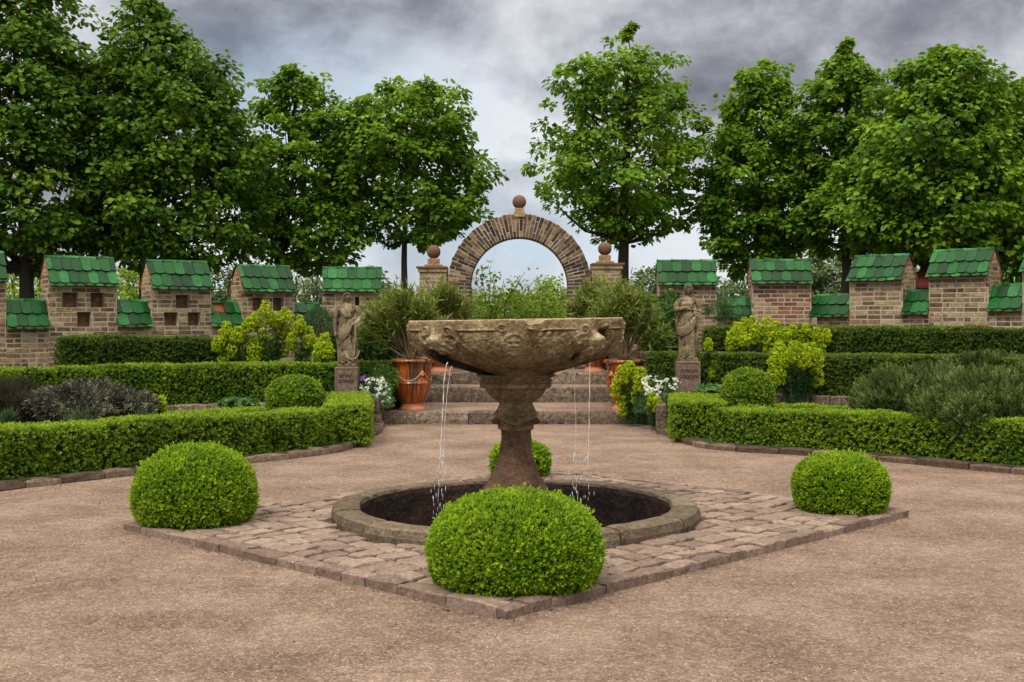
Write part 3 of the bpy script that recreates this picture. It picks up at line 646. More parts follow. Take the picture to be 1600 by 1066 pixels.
# ================================================================== foliage builders
SPR = [t_sprig(7, .019, .0105, .028, .85, s) for s in range(3)]
SPRH = [t_sprig(6, .026, .0165, .030, 1.1, s + 10) for s in range(3)]
def topiary(px, pyt, wpx, D, zb, name, label, mat='box', n=5200, spr=SPR, sc=1., flat=.0, group='clipped box balls', zc_f=.42, pw=2.3, ry=None):
    x0 = X(px, D); r = wpx / 2 / F * D - .034; zt = Z(pyt, D) - .048; h = zt - zb; zc = zb + h * zc_f
    b = B(); U = norm(rng.normal(size=(int(n * 1.3), 3)))
    q = pw; s = (np.abs(U[:, 0]) ** q + np.abs(U[:, 1]) ** q + np.abs(U[:, 2]) ** q) ** (-1 / q); Pn = U * s[:, None]
    up = Pn[:, 2] > 0
    P_ = Pn * np.stack([np.full(len(U), r), np.full(len(U), r), np.where(up, zt - zc, (zc - zb) * 1.75)], 1)
    Nn = norm(U / np.stack([np.full(len(U), r), np.full(len(U), r), np.where(up, zt - zc, zc - zb)], 1))
    lump = (fbm(P_ * 7 + px, 3) - .45) * .07
    P_ = P_ * (1 + lump[:, None]) + [x0, D, zc]; ok = (P_[:, 2] > zb + .012) & (fbm(P_ * 11 + px, 3) < .665); P_, Nn, U = P_[ok], Nn[ok], U[ok]
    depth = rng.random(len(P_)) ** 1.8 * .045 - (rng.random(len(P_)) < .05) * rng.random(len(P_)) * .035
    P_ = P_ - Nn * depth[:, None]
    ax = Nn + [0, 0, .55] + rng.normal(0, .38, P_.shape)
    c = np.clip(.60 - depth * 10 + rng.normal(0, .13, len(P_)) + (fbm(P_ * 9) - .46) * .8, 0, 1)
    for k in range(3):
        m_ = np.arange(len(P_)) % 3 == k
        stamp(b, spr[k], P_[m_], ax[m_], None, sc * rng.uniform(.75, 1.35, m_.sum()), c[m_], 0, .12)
    # dark core
    S = 40; prof = []
    for i in range(16):
        t = -PI / 2 + PI * i / 15; cz = sin(t); cr = max(cos(t), 0) ** (2 / pw) if cos(t) > 0 else 0; szz = np.sign(cz) * abs(cz) ** (2 / pw)
        if zc + szz * ((zt - zc - .04) if cz > 0 else (zc - zb) * 1.6) < zb - .005: continue
        prof.append((cr * (r - .045) + 1e-4, zc + szz * ((zt - zc - .04) if cz > 0 else (zc - zb) * 1.6)))
    lathe(b, prof, S, c=.5, mi=1, center=(x0, D, 0))
    return ids(b.build(name, [M[mat], M['core']], origin=(x0, D, zb)), label, 'shrub', group)
topiary(805, 760, 279, 7.05, .06, 'box_ball', 'largest round box bush at the front corner of the paved diamond', n=24000, sc=.8, zc_f=.36, pw=2.25)
topiary(305, 689, 196, 9.15, .06, 'box_ball', 'round box bush on the left corner of the paved diamond', n=16000, sc=.82, zc_f=.34, pw=2.2)
topiary(1313, 702, 152, 9.68, .06, 'box_ball', 'round box bush on the right corner of the paved diamond', n=11500, sc=.82, zc_f=.42, pw=2.3)
topiary(813, 685, 98, 11.75, .06, 'box_ball', 'smallest box bush half hidden behind the fountain stem', n=3200, sc=1.1, zc_f=.5)
topiary(461, 584, 92, 15.9, .25, 'box_dome', 'clipped box dome rising out of the left front hedge', 'hedge', n=6500, spr=SPRH, sc=.85, zc_f=.5, group='domes in the front hedges')
topiary(1168, 573, 84, 15.9, .25, 'box_dome', 'clipped box dome rising out of the right front hedge', 'hedge', n=6500, spr=SPRH, sc=.85, zc_f=.5, group='domes in the front hedges')

def hedge(path, w, z0, z1, label, mat='hedge', dens=520, sc=1., back=.45, seed=0, amp=.05, cb=.5, closed_ends=True):
    """path: (x, y) list = centre line. Box section of width w from z0 to z1 (numbers or per-point lists)."""
    p = np.array(path, float); n0 = len(p)
    z1a = np.broadcast_to(np.asarray(z1, float), (n0,)) - .035; z0a = np.broadcast_to(np.asarray(z0, float), (n0,))
    q, Lt = resample(np.c_[p, z0a, z1a], .12); t = norm(np.gradient(q[:, :2], axis=0)); nn = np.stack([-t[:, 1], t[:, 0]], 1)
    H = float(np.mean(z1a - z0a)); d = np.linspace(0, Lt, len(q)); b = B()
    def at(s): return [np.interp(s, d, q[:, k]) for k in range(4)] + [np.interp(s, d, nn[:, 0]), np.interp(s, d, nn[:, 1])]
    def sample(kind, n):
        s = rng.random(n) * Lt; x, y, za, zb, nx, ny = at(s)
        if kind == 'top': o = rng.uniform(-w / 2, w / 2, n); z = zb; N_ = np.stack([0 * s, 0 * s, 1 + 0 * s], 1)
        else:
            sg = 1 if kind == 'L' else -1; o = np.full(n, sg * w / 2); z = za + (zb - za) * rng.random(n); N_ = np.stack([nx * sg, ny * sg, .15 + 0 * s], 1)
        return np.stack([x + nx * o, y + ny * o, z], 1), N_
    def endcap(i, n):
        sg = -1 if i == 0 else 1; o = rng.uniform(-w / 2, w / 2, n); z = q[i, 2] + (q[i, 3] - q[i, 2]) * rng.random(n)
        P_ = np.stack([q[i, 0] + nn[i, 0] * o, q[i, 1] + nn[i, 1] * o, z], 1); return P_, np.tile([t[i, 0] * sg, t[i, 1] * sg, .15], (n, 1))
    Ps, Ns = [], []
    camside = nn @ np.array([0, 0]) if False else -(q[:, 0] * nn[:, 0] + q[:, 1] * nn[:, 1])   # + : L side faces the camera
    fL = 1. if camside.mean() > 0 else back; fR = 1. if camside.mean() <= 0 else back
    if abs(camside).mean() < np.hypot(q[:, 0], q[:, 1]).mean() * .35: fL = fR = 1.
    for kd, f, A_ in (('top', 1.15, Lt * w), ('L', fL, Lt * H), ('R', fR, Lt * H)):
        P_, N_ = sample(kd, int(A_ * dens * f * 2.5)); Ps.append(P_); Ns.append(N_)
    for i in (0, len(q) - 1):
        P_, N_ = endcap(i, int(w * H * dens * 2.5)); Ps.append(P_); Ns.append(N_)
    P_ = np.concatenate(Ps); N_ = norm(np.concatenate(Ns))
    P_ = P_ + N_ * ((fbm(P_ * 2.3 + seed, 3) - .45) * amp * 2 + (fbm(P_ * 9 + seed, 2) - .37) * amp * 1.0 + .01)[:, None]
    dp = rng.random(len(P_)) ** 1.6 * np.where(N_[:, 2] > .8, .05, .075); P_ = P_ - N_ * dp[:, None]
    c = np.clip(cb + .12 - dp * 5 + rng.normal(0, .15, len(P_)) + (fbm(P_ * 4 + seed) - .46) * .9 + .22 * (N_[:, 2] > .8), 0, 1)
    holes = fbm(P_ * 6 + 30 + seed, 3) > .70
    P_, N_, c = P_[~holes], N_[~holes], c[~holes]
    ax = N_ + [0, 0, .35] + rng.normal(0, .45, P_.shape)
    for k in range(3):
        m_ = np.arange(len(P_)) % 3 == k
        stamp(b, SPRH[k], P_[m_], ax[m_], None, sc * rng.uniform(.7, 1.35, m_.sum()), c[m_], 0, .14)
    # core
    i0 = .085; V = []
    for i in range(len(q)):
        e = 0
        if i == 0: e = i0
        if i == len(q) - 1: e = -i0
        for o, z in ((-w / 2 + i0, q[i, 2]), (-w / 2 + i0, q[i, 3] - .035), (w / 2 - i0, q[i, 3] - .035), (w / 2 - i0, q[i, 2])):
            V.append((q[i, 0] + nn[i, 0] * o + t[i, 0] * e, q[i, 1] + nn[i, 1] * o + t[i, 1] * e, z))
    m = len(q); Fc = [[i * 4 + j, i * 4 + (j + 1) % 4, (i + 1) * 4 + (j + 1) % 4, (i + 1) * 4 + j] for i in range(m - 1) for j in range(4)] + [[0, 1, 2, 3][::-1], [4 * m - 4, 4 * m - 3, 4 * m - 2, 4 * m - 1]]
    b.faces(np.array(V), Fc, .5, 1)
    return ids(b.build('clipped_hedge', [M[mat], M['core']], origin=(float(q[len(q) // 2, 0]), float(q[len(q) // 2, 1]), float(z0a.mean()))), label, 'hedge')
def inset(pts, d):
    p = np.array(pts, float); t = norm(np.gradient(p, axis=0)); n = np.stack([-t[:, 1], t[:, 0]], 1); return [tuple(v) for v in p + n * d]
# front hedges follow the kerbs
hedge(inset(kl[:-3], .42), .56, .05, [.56] * 3 + [.54] * 3 + [.50] * 3, 'long low box hedge curving round the left side of the gravel court', dens=950, sc=.85, seed=1, cb=.52)
hedge([G(541, 14.75), G(545, 16.0), G(545, 17.5)], .55, .05, .53, 'short box hedge running back beside the path left of the steps', dens=1000, sc=.85, seed=2, cb=.60)
hedge(inset(kr[:-3], -.44), .56, .05, [.54] * 3 + [.50] * 3 + [.50] * 3, 'long low box hedge curving round the right side of the gravel court', dens=950, sc=.85, seed=3, cb=.50)
hedge([G(1092, 15.3), G(1087, 16.0), G(1083, 17.2)], .66, .05, .54, 'short box hedge running back beside the right statue plinth', dens=1000, sc=.85, seed=4, cb=.58)
hedge([G(250, 14.9), G(330, 15.6), G(430, 16.3)], .5, .05, .40, 'inner low hedge line behind the left front hedge', dens=800, sc=.75, seed=5, cb=.6, back=.2)
hedge([G(1200, 16.2), G(1280, 16.2), G(1370, 15.6)], .5, .05, .43, 'inner low hedge line behind the right front hedge', dens=800, sc=.85, seed=6, cb=.55, back=.2)
# middle hedges on the first terrace
ML = off(WL1[1:-1], 0, .42)
hedge(off(WL1[1:], 0, .50)[:-1], .62, zL1, .92, 'middle hedge behind the left statue on its low stone wall', dens=760, sc=.95, seed=7, cb=.42, back=.15)
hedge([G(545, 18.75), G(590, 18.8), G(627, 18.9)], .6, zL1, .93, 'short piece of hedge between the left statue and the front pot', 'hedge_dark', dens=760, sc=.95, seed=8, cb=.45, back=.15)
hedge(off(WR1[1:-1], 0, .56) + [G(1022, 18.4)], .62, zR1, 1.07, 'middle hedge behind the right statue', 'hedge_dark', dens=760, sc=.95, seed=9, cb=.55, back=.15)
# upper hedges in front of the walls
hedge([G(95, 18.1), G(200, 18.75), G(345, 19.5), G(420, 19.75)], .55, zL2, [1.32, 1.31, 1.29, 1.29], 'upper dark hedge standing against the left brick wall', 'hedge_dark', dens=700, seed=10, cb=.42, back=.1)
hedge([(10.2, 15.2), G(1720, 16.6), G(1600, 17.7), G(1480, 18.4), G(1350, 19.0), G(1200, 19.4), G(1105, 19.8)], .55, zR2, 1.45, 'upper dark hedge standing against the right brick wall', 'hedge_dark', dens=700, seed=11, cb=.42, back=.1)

# ================================================================== brick walls
def wall_face(b, bm, o, u, n, w, z0, z1, lo=None, hi=None, holes=(), course=.0775, L_=.235, prot=.0, mi=0, mm=1, crange=(.1, .95)):
    """running-bond bricks on the plane through o (z=0) spanned by u and z, outward normal n"""
    o = np.array([o[0], o[1], 0.]); u = np.array([u[0], u[1], 0.]); n = np.array([n[0], n[1], 0.]); nc = max(1, int(round((z1 - z0) / course))); ch = (z1 - z0) / nc; j = .019
    for i in range(nc):
        za, zb = z0 + i * ch + j / 2, z0 + (i + 1) * ch - j / 2; zm = (za + zb) / 2
        a0 = lo(zm) if lo else 0.; a1 = hi(zm) if hi else w
        if a1 - a0 < .05: continue
        x = a0 - (L_ / 2 if i % 2 else 0) - random.uniform(0, .02)
        while x < a1:
            l = L_ if random.random() < .82 else L_ * .5
            xa, xb = max(x + j / 2, a0 + .001), min(x + l - j / 2, a1 - .001); x += l
            if xb - xa < .02: continue
            segs = [(xa, xb)]
            for (hx0, hx1, hz0, hz1) in holes:
                if zm > hz0 and zm < hz1:
                    ns = []
                    for (p, q) in segs:
                        if q <= hx0 or p >= hx1: ns.append((p, q)); continue
                        if p < hx0 - .02: ns.append((p, hx0))
                        if q > hx1 + .02: ns.append((hx1, q))
                    segs = ns
            for (p, q) in segs:
                if q - p < .02: continue
                e = .004; d0 = -.03; d1 = prot + random.uniform(-.003, .003); jj = lambda: random.uniform(-.003, .003)
                pts = [(p, za, d0), (q, za, d0), (q, zb, d0), (p, zb, d0), (p + jj(), za + jj(), d1 - e), (q + jj(), za + jj(), d1 - e), (q + jj(), zb + jj(), d1 - e), (p + jj(), zb + jj(), d1 - e),
                       (p + e, za + e, d1), (q - e, za + e, d1), (q - e, zb - e, d1), (p + e, zb - e, d1)]
                V = np.array([o + u * a + np.array([0, 0, z]) + n * dd for a, z, dd in pts])
                b.add(V, np.array([(0, 1, 5, 4), (1, 2, 6, 5), (2, 3, 7, 6), (3, 0, 4, 7), (4, 5, 9, 8), (5, 6, 10, 9), (6, 7, 11, 10), (7, 4, 8, 11), (8, 9, 10, 11)]), random.uniform(*crange), mi)
def panel(b, o, u, n, x0, x1, z0, z1, d0, d1, c=.5, mi=1):
    R = [[u[0], u[1], 0], [n[0], n[1], 0], [0, 0, 1]]; box(b, (x0, d0, z0), (x1, d1, z1), c, mi, R, (o[0], o[1], 0))
def tile_row(b, o, u, s, nrm, w, base, length, thick=.014, tw=.165, shift=0., mi=0, clay=None, cr=(.1, .9)):
    """one course of beaver-tail tiles: o = left end of the eave line; s = up-slope unit vector; nrm = slope normal"""
    k = max(1, int(round(w / tw))); t = w / k; arc = [(-.5, .24), (-.45, .10), (-.28, .0), (0, -.04), (.28, .0), (.45, .10), (.5, .24)]
    xs = [(i + shift) * t for i in range(-1 if shift else 0, k + (0 if not shift else 0))]
    for i in range(k + (1 if shift else 0)):
        cx = (i + .5 - shift) * t
        if cx - t / 2 < -.02 and shift: pass
        lift = random.uniform(0, .008); tl = random.uniform(-.01, .01); pts = []
        for (a, q) in arc + [(.5, 1.), (-.5, 1.)]:
            xx = np.clip(cx + a * t * .97, -.01, w + .01); ss = base + (length if q == 1. else q * .145) + tl
            hgt = thick + lift + .012 * (1 - min(1, q)) + .004 * cos(a * 2.4)
            pts.append((xx, ss, hgt))
        m = len(pts); top = np.array([o + u * x + s * y + nrm * h for x, y, h in pts]); bot = np.array([o + u * x + s * y + nrm * (h - thick) for x, y, h in pts])
        isclay = clay is not None and i == clay
        if isclay: continue
        b.faces(np.concatenate([top, bot]), [list(range(m)), list(range(m, 2 * m))[::-1]] + [[j, m + j, m + (j + 1) % m, (j + 1) % m] for j in range(m)], random.uniform(*cr), mi)
def ridge(b, p, u, w, r=.055, k=4, mi=0):
    for i in range(k):
        a0, a1 = w * i / k - .01, w * (i + 1) / k + .012; n = 9; V = []
        for (x, rr) in ((a0, r * 1.12), (a0 + .03, r * 1.12), (a0 + .035, r), (a1, r * .97)):
            for j in range(n):
                t = PI * j / (n - 1); V.append(p + u * x + np.cross(u, [0, 0, 1.]) * cos(t) * rr + np.array([0, 0, 1]) * (sin(t) * rr * .8 - .01 + (.004 if i % 2 else 0)))
        Fc = [[q * n + j, q * n + j + 1, (q + 1) * n + j + 1, (q + 1) * n + j] for q in range(3) for j in range(n - 1)]
        Fc += [list(range(n)), [3 * n + j for j in range(n)][::-1]]
        b.faces(np.array(V), Fc, random.uniform(.25, .95), mi)
TH = .52
class Seg:
    """a straight run of wall: point C on the front face, heading angle a"""
    def __init__(s, px, D, a): s.C = np.array([X(px, D), D]); s.u = np.array([cos(radians(a)), sin(radians(a))]); s.n = np.array([s.u[1], -s.u[0]])
    def at(s, px):
        k = (px - 800) / F; t = (k * s.C[1] - s.C[0]) / (s.u[0] - k * s.u[1]); return s.C + s.u * t
def merlon(root, seg, px0, px1, pyr, pye, zb, niches=(), mat='brick', zlist=None):
    p0, p1 = seg.at(px0), seg.at(px1); w = np.linalg.norm(p1 - p0); u, n = seg.u, seg.n; D = (p0[1] + p1[1]) / 2
    hd = TH / 2; Dr = D + hd * abs(u[0]); zr = Z(pyr, Dr); ze = Z(pye, D) + .05; w3 = np.array([u[0], u[1], 0.]); n3 = np.array([n[0], n[1], 0.])
    b = B(); nh = []
    for (fx0, fx1, py0, py1) in niches:       # niche in photo pixels
        a = np.linalg.norm(seg.at(fx0) - p0); c = np.linalg.norm(seg.at(fx1) - p0); nh.append((a, c, Z(py1, D), Z(py0, D)))
    course = .0765; nc = max(1, int(round((ze - zb) / course))); ch = (ze - zb) / nc
    nh = [(a, c, zb + round((q - zb) / ch) * ch, zb + round((t - zb) / ch) * ch) for a, c, q, t in nh]
    wall_face(b, None, p0, u, n, w, zb, ze, holes=nh, course=ch)
    # mortar sheet with openings, then the core set back
    xs = sorted({0.012, w - .012, *[h[0] - .004 for h in nh], *[h[1] + .004 for h in nh]}); zs = sorted({zb, ze, *[h[2] - .002 for h in nh], *[h[3] + .002 for h in nh]})
    for i in range(len(xs) - 1):
        for j in range(len(zs) - 1):
            mx_, mz_ = (xs[i] + xs[i + 1]) / 2, (zs[j] + zs[j + 1]) / 2
            if any(h[0] - .004 < mx_ < h[1] + .004 and h[2] - .002 < mz_ < h[3] + .002 for h in nh): continue
            panel(b, p0, u, n, xs[i], xs[i + 1], zs[j], zs[j + 1], -.13, -.0045)
    panel(b, p0, u, n, .012, w - .012, zb, ze, -TH + .01, -.128, .2, 0 if nh else 1)
    for sgn, org in ((-1, p0 - n * TH), (1, p1)):   # side faces with gables
        uu = n if sgn < 0 else -n; nn_ = -u if sgn < 0 else u
        g = lambda z: 0 if z < ze else (z - ze) / (zr - ze) * hd
        wall_face(b, None, org, uu, nn_, TH, zb, zr - .03, lo=lambda z: g(z), hi=lambda z: TH - g(z), course=.0765)
        e = .0045; N3 = np.array([nn_[0], nn_[1], 0.]); U3 = np.array([uu[0], uu[1], 0.]); O = np.array([org[0], org[1], 0.]) - N3 * e
        Vt = np.array([O + [0, 0, zb], O + U3 * TH + [0, 0, zb], O + U3 * TH + [0, 0, ze], O + U3 * hd + [0, 0, zr - .02], O + [0, 0, ze]])
        b.faces(np.concatenate([Vt, Vt - N3 * .02]), [[0, 1, 2, 3, 4], [9, 8, 7, 6, 5]] + [[j, 5 + j, 5 + (j + 1) % 5, (j + 1) % 5] for j in range(5)], .5, 1)
    wall_face(b, None, p1 - n * TH, -u, -n, w, zb, ze, course=.0765)
    par = b.build('merlon', [M[mat], M['mortar']], root)
    # roof slopes
    b = B()
    for sg in (1, -1):
        N3 = n3 * sg; U3 = w3 * sg; O = np.array([*(p0 if sg > 0 else p1 - n * TH), ze]) + N3 * .05; 
        up = np.array([0, 0, zr - ze]) - N3 * (hd + .05); Ls = np.linalg.norm(up); s = up / Ls; nr = np.cross(U3, s); 
        if nr[2] < 0: nr = -nr
        O = O - s * .05; Ls += .05
        V = np.array([O, O + U3 * w, O + U3 * w + s * Ls, O + s * Ls]); b.faces(np.concatenate([V, V - nr * .03]), [[0, 1, 2, 3], [7, 6, 5, 4], [0, 4, 5, 1], [1, 5, 6, 2], [2, 6, 7, 3], [3, 7, 4, 0]], .5, 1)
        # three visible courses: the lowest shows as a row of rounded tips
        tile_row(b, O, U3, s, nr, w, -.035, Ls * .4, shift=.5)
        tile_row(b, O + nr * .013, U3, s, nr, w, .025, Ls * .55)
        tile_row(b, O + nr * .026, U3, s, nr, w, Ls * .50, Ls * .5, shift=.5)
    rf = b.build('tile_roof', [M['tile'], M['clay']], par)
    b = B(); ridge(b, np.array([*(p0 - n * hd), zr + .015]), w3, w); b.build('ridge_tiles', M['tile'], par, smooth=True)
def crenel(root, seg, px0, px1, pyr, pye, missing=None, seg2=None):
    p0, p1 = seg.at(px0), (seg2 or seg).at(px1); u = (p1 - p0); w = np.linalg.norm(u); u = u / w; n = np.array([u[1], -u[0]]); D = (p0[1] + p1[1]) / 2
    zr = Z(pyr, D + .2); ze = Z(pye, D) + .04; w3 = np.array([*u, 0.]); N3 = np.array([*n, 0.])
    b = B(); O = np.array([*p0, ze]) + N3 * .05; up = np.array([0, 0, zr - ze]) - N3 * (TH * .55); Ls = np.linalg.norm(up); s = up / Ls; nr = np.cross(w3, s); O = O - s * .03; Ls += .03
    V = np.array([O, O + w3 * w, O + w3 * w + s * Ls, O + s * Ls]); b.faces(np.concatenate([V, V - nr * .05]), [[0, 1, 2, 3], [7, 6, 5, 4], [0, 4, 5, 1], [1, 5, 6, 2], [2, 6, 7, 3], [3, 7, 4, 0]], .5, 1)
    tile_row(b, O, w3, s, nr, w, -.03, Ls * .4, shift=.5); tile_row(b, O + nr * .013, w3, s, nr, w, .02, Ls * .55); tile_row(b, O + nr * .026, w3, s, nr, w, Ls * .5, Ls * .5, shift=.5, clay=missing)
    back = np.array([*(p0 - n * TH), 0.])
    V = np.array([O + s * Ls, O + w3 * w + s * Ls, back + w3 * w + [0, 0, ze], back + [0, 0, ze]]); b.faces(np.concatenate([V, V - [0, 0, .03]]), [[0, 1, 2, 3], [7, 6, 5, 4], [0, 4, 5, 1], [2, 6, 7, 3], [1, 5, 6, 2], [3, 7, 4, 0]], .5, 1)
    o = b.build('low_tile_coping', [M['tile'], M['clay']], root)
    b = B(); ridge(b, O + s * Ls + np.array([0, 0, .01]), w3, w, k=max(1, int(round(w / .3)))); b.build('ridge_tiles', M['tile'], o, smooth=True)
def base_wall(root, pts, z0, zt, mat='brick'):
    b = B()
    for i in range(len(pts) - 1):
        p, q = np.array(pts[i]), np.array(pts[i + 1]); u = q - p; w = np.linalg.norm(u); u /= w; n = np.array([u[1], -u[0]]); z1 = zt if not hasattr(zt, '__len__') else zt[i]
        wall_face(b, None, p, u, n, w, z0, z1); panel(b, p, u, n, 0, w, z0, z1 - .003, -TH + .02, -.0045)
    return b.build('wall_base', [M[mat], M['mortar']], root)
A1 = Seg(130, 19.5, 35); A2 = Seg(550, 21.95, 7)
B1 = Seg(1375, 20.4, -42); B2 = Seg(1220, 21.3, -4)
def isect(s1, s2):
    m_ = np.array([s1.u, -s2.u]).T; t = np.linalg.solve(m_, s2.C - s1.C); return s1.C + s1.u * t[0]
KL = isect(A1, A2); KR = isect(B2, B1)
wl = empty('battlement_wall', (*A1.at(130), zL2), 'left brick garden wall with green tiled merlons and square niches', 'wall')
NI = dict(m1=[(98, 122, 458, 481), (142, 163, 459, 481), (121, 142, 488, 509)], m2=[(275, 296, 461, 482), (257, 278, 488, 509), (294, 313, 488, 509)],
          m3=[(395, 411, 464, 484), (427, 443, 465, 484)], m4=[(555, 561, 464, 480), (520, 528, 490, 506)])
zt1 = Z(500, 19.5) - .03
merlon(wl, A1, -92, 10, 396, 440, 1.30); merlon(wl, A1, 76, 183, 405, 447, 1.30, NI['m1']); merlon(wl, A1, 236, 330, 411, 452, 1.32, NI['m2']); merlon(wl, A1, 378, 460, 418, 456, 1.34, NI['m3'])
merlon(wl, A2, 504, 596, 421, 456, 1.38, NI['m4'])
def zc(py, D): return Z(py, D)
crenel(wl, A1, 10, 76, 471, 515); crenel(wl, A1, 183, 236, 472, 512); crenel(wl, A1, 330, 378, 474, 511, missing=1); crenel(wl, A1, 460, 504, 476, 508, seg2=A2); 
crenel(wl, A2, 596, 652, 480, 508)
base_wall(wl, [A1.at(-92), A1.at(10)], .5, 1.296); base_wall(wl, [A1.at(10), A1.at(76)], .5, Z(513, 19.2)); base_wall(wl, [A1.at(76), A1.at(183)], .5, 1.296); base_wall(wl, [A1.at(183), A1.at(236)], .5, Z(511, 20))
base_wall(wl, [A1.at(236), A1.at(330)], .5, 1.316); base_wall(wl, [A1.at(330), A1.at(378)], .5, Z(510, 20.8)); base_wall(wl, [A1.at(378), A1.at(460)], .5, 1.336)
base_wall(wl, [A1.at(460), KL, A2.at(504)], .5, Z(508, 21.6)); base_wall(wl, [A2.at(504), A2.at(596)], .5, 1.376); base_wall(wl, [A2.at(596), A2.at(655)], .5, 1.45)
wr = empty('battlement_wall', (*B1.at(1375), zR2), 'right brick garden wall with green tiled merlons and no niches', 'wall')
merlon(wr, B2, 1028, 1120, 410, 446, 1.42, mat='brick_red'); merlon(wr, B2, 1174, 1268, 409, 444, 1.44, mat='brick_red')
merlon(wr, B1, 1327, 1411, 402, 439, 1.50); merlon(wr, B1, 1451, 1545, 393, 432, 1.54); merlon(wr, B1, 1597, 1700, 385, 424, 1.56)
crenel(wr, B2, 1120, 1174, 467, 497, missing=1); crenel(wr, B2, 1268, 1327, 463, 496, seg2=B1); crenel(wr, B1, 1411, 1451, 456, 493); crenel(wr, B1, 1545, 1597, 448, 488); crenel(wr, B2, 972, 1028, 470, 500)
base_wall(wr, [B2.at(966), B2.at(1028)], .6, 1.5, 'brick_red'); base_wall(wr, [B2.at(1028), B2.at(1120)], .6, 1.416, 'brick_red'); base_wall(wr, [B2.at(1120), B2.at(1174)], .6, Z(496, 21.5), 'brick_red')
base_wall(wr, [B2.at(1174), B2.at(1268)], .6, 1.436, 'brick_red'); base_wall(wr, [B2.at(1268), KR, B1.at(1327)], .6, Z(496, 21)); base_wall(wr, [B1.at(1327), B1.at(1411)], .6, 1.496)
base_wall(wr, [B1.at(1411), B1.at(1451)], .6, Z(492, 20)); base_wall(wr, [B1.at(1451), B1.at(1545)], .6, 1.536); base_wall(wr, [B1.at(1545), B1.at(1597)], .6, Z(487, 19)); base_wall(wr, [B1.at(1597), B1.at(1700)], .6, 1.556)

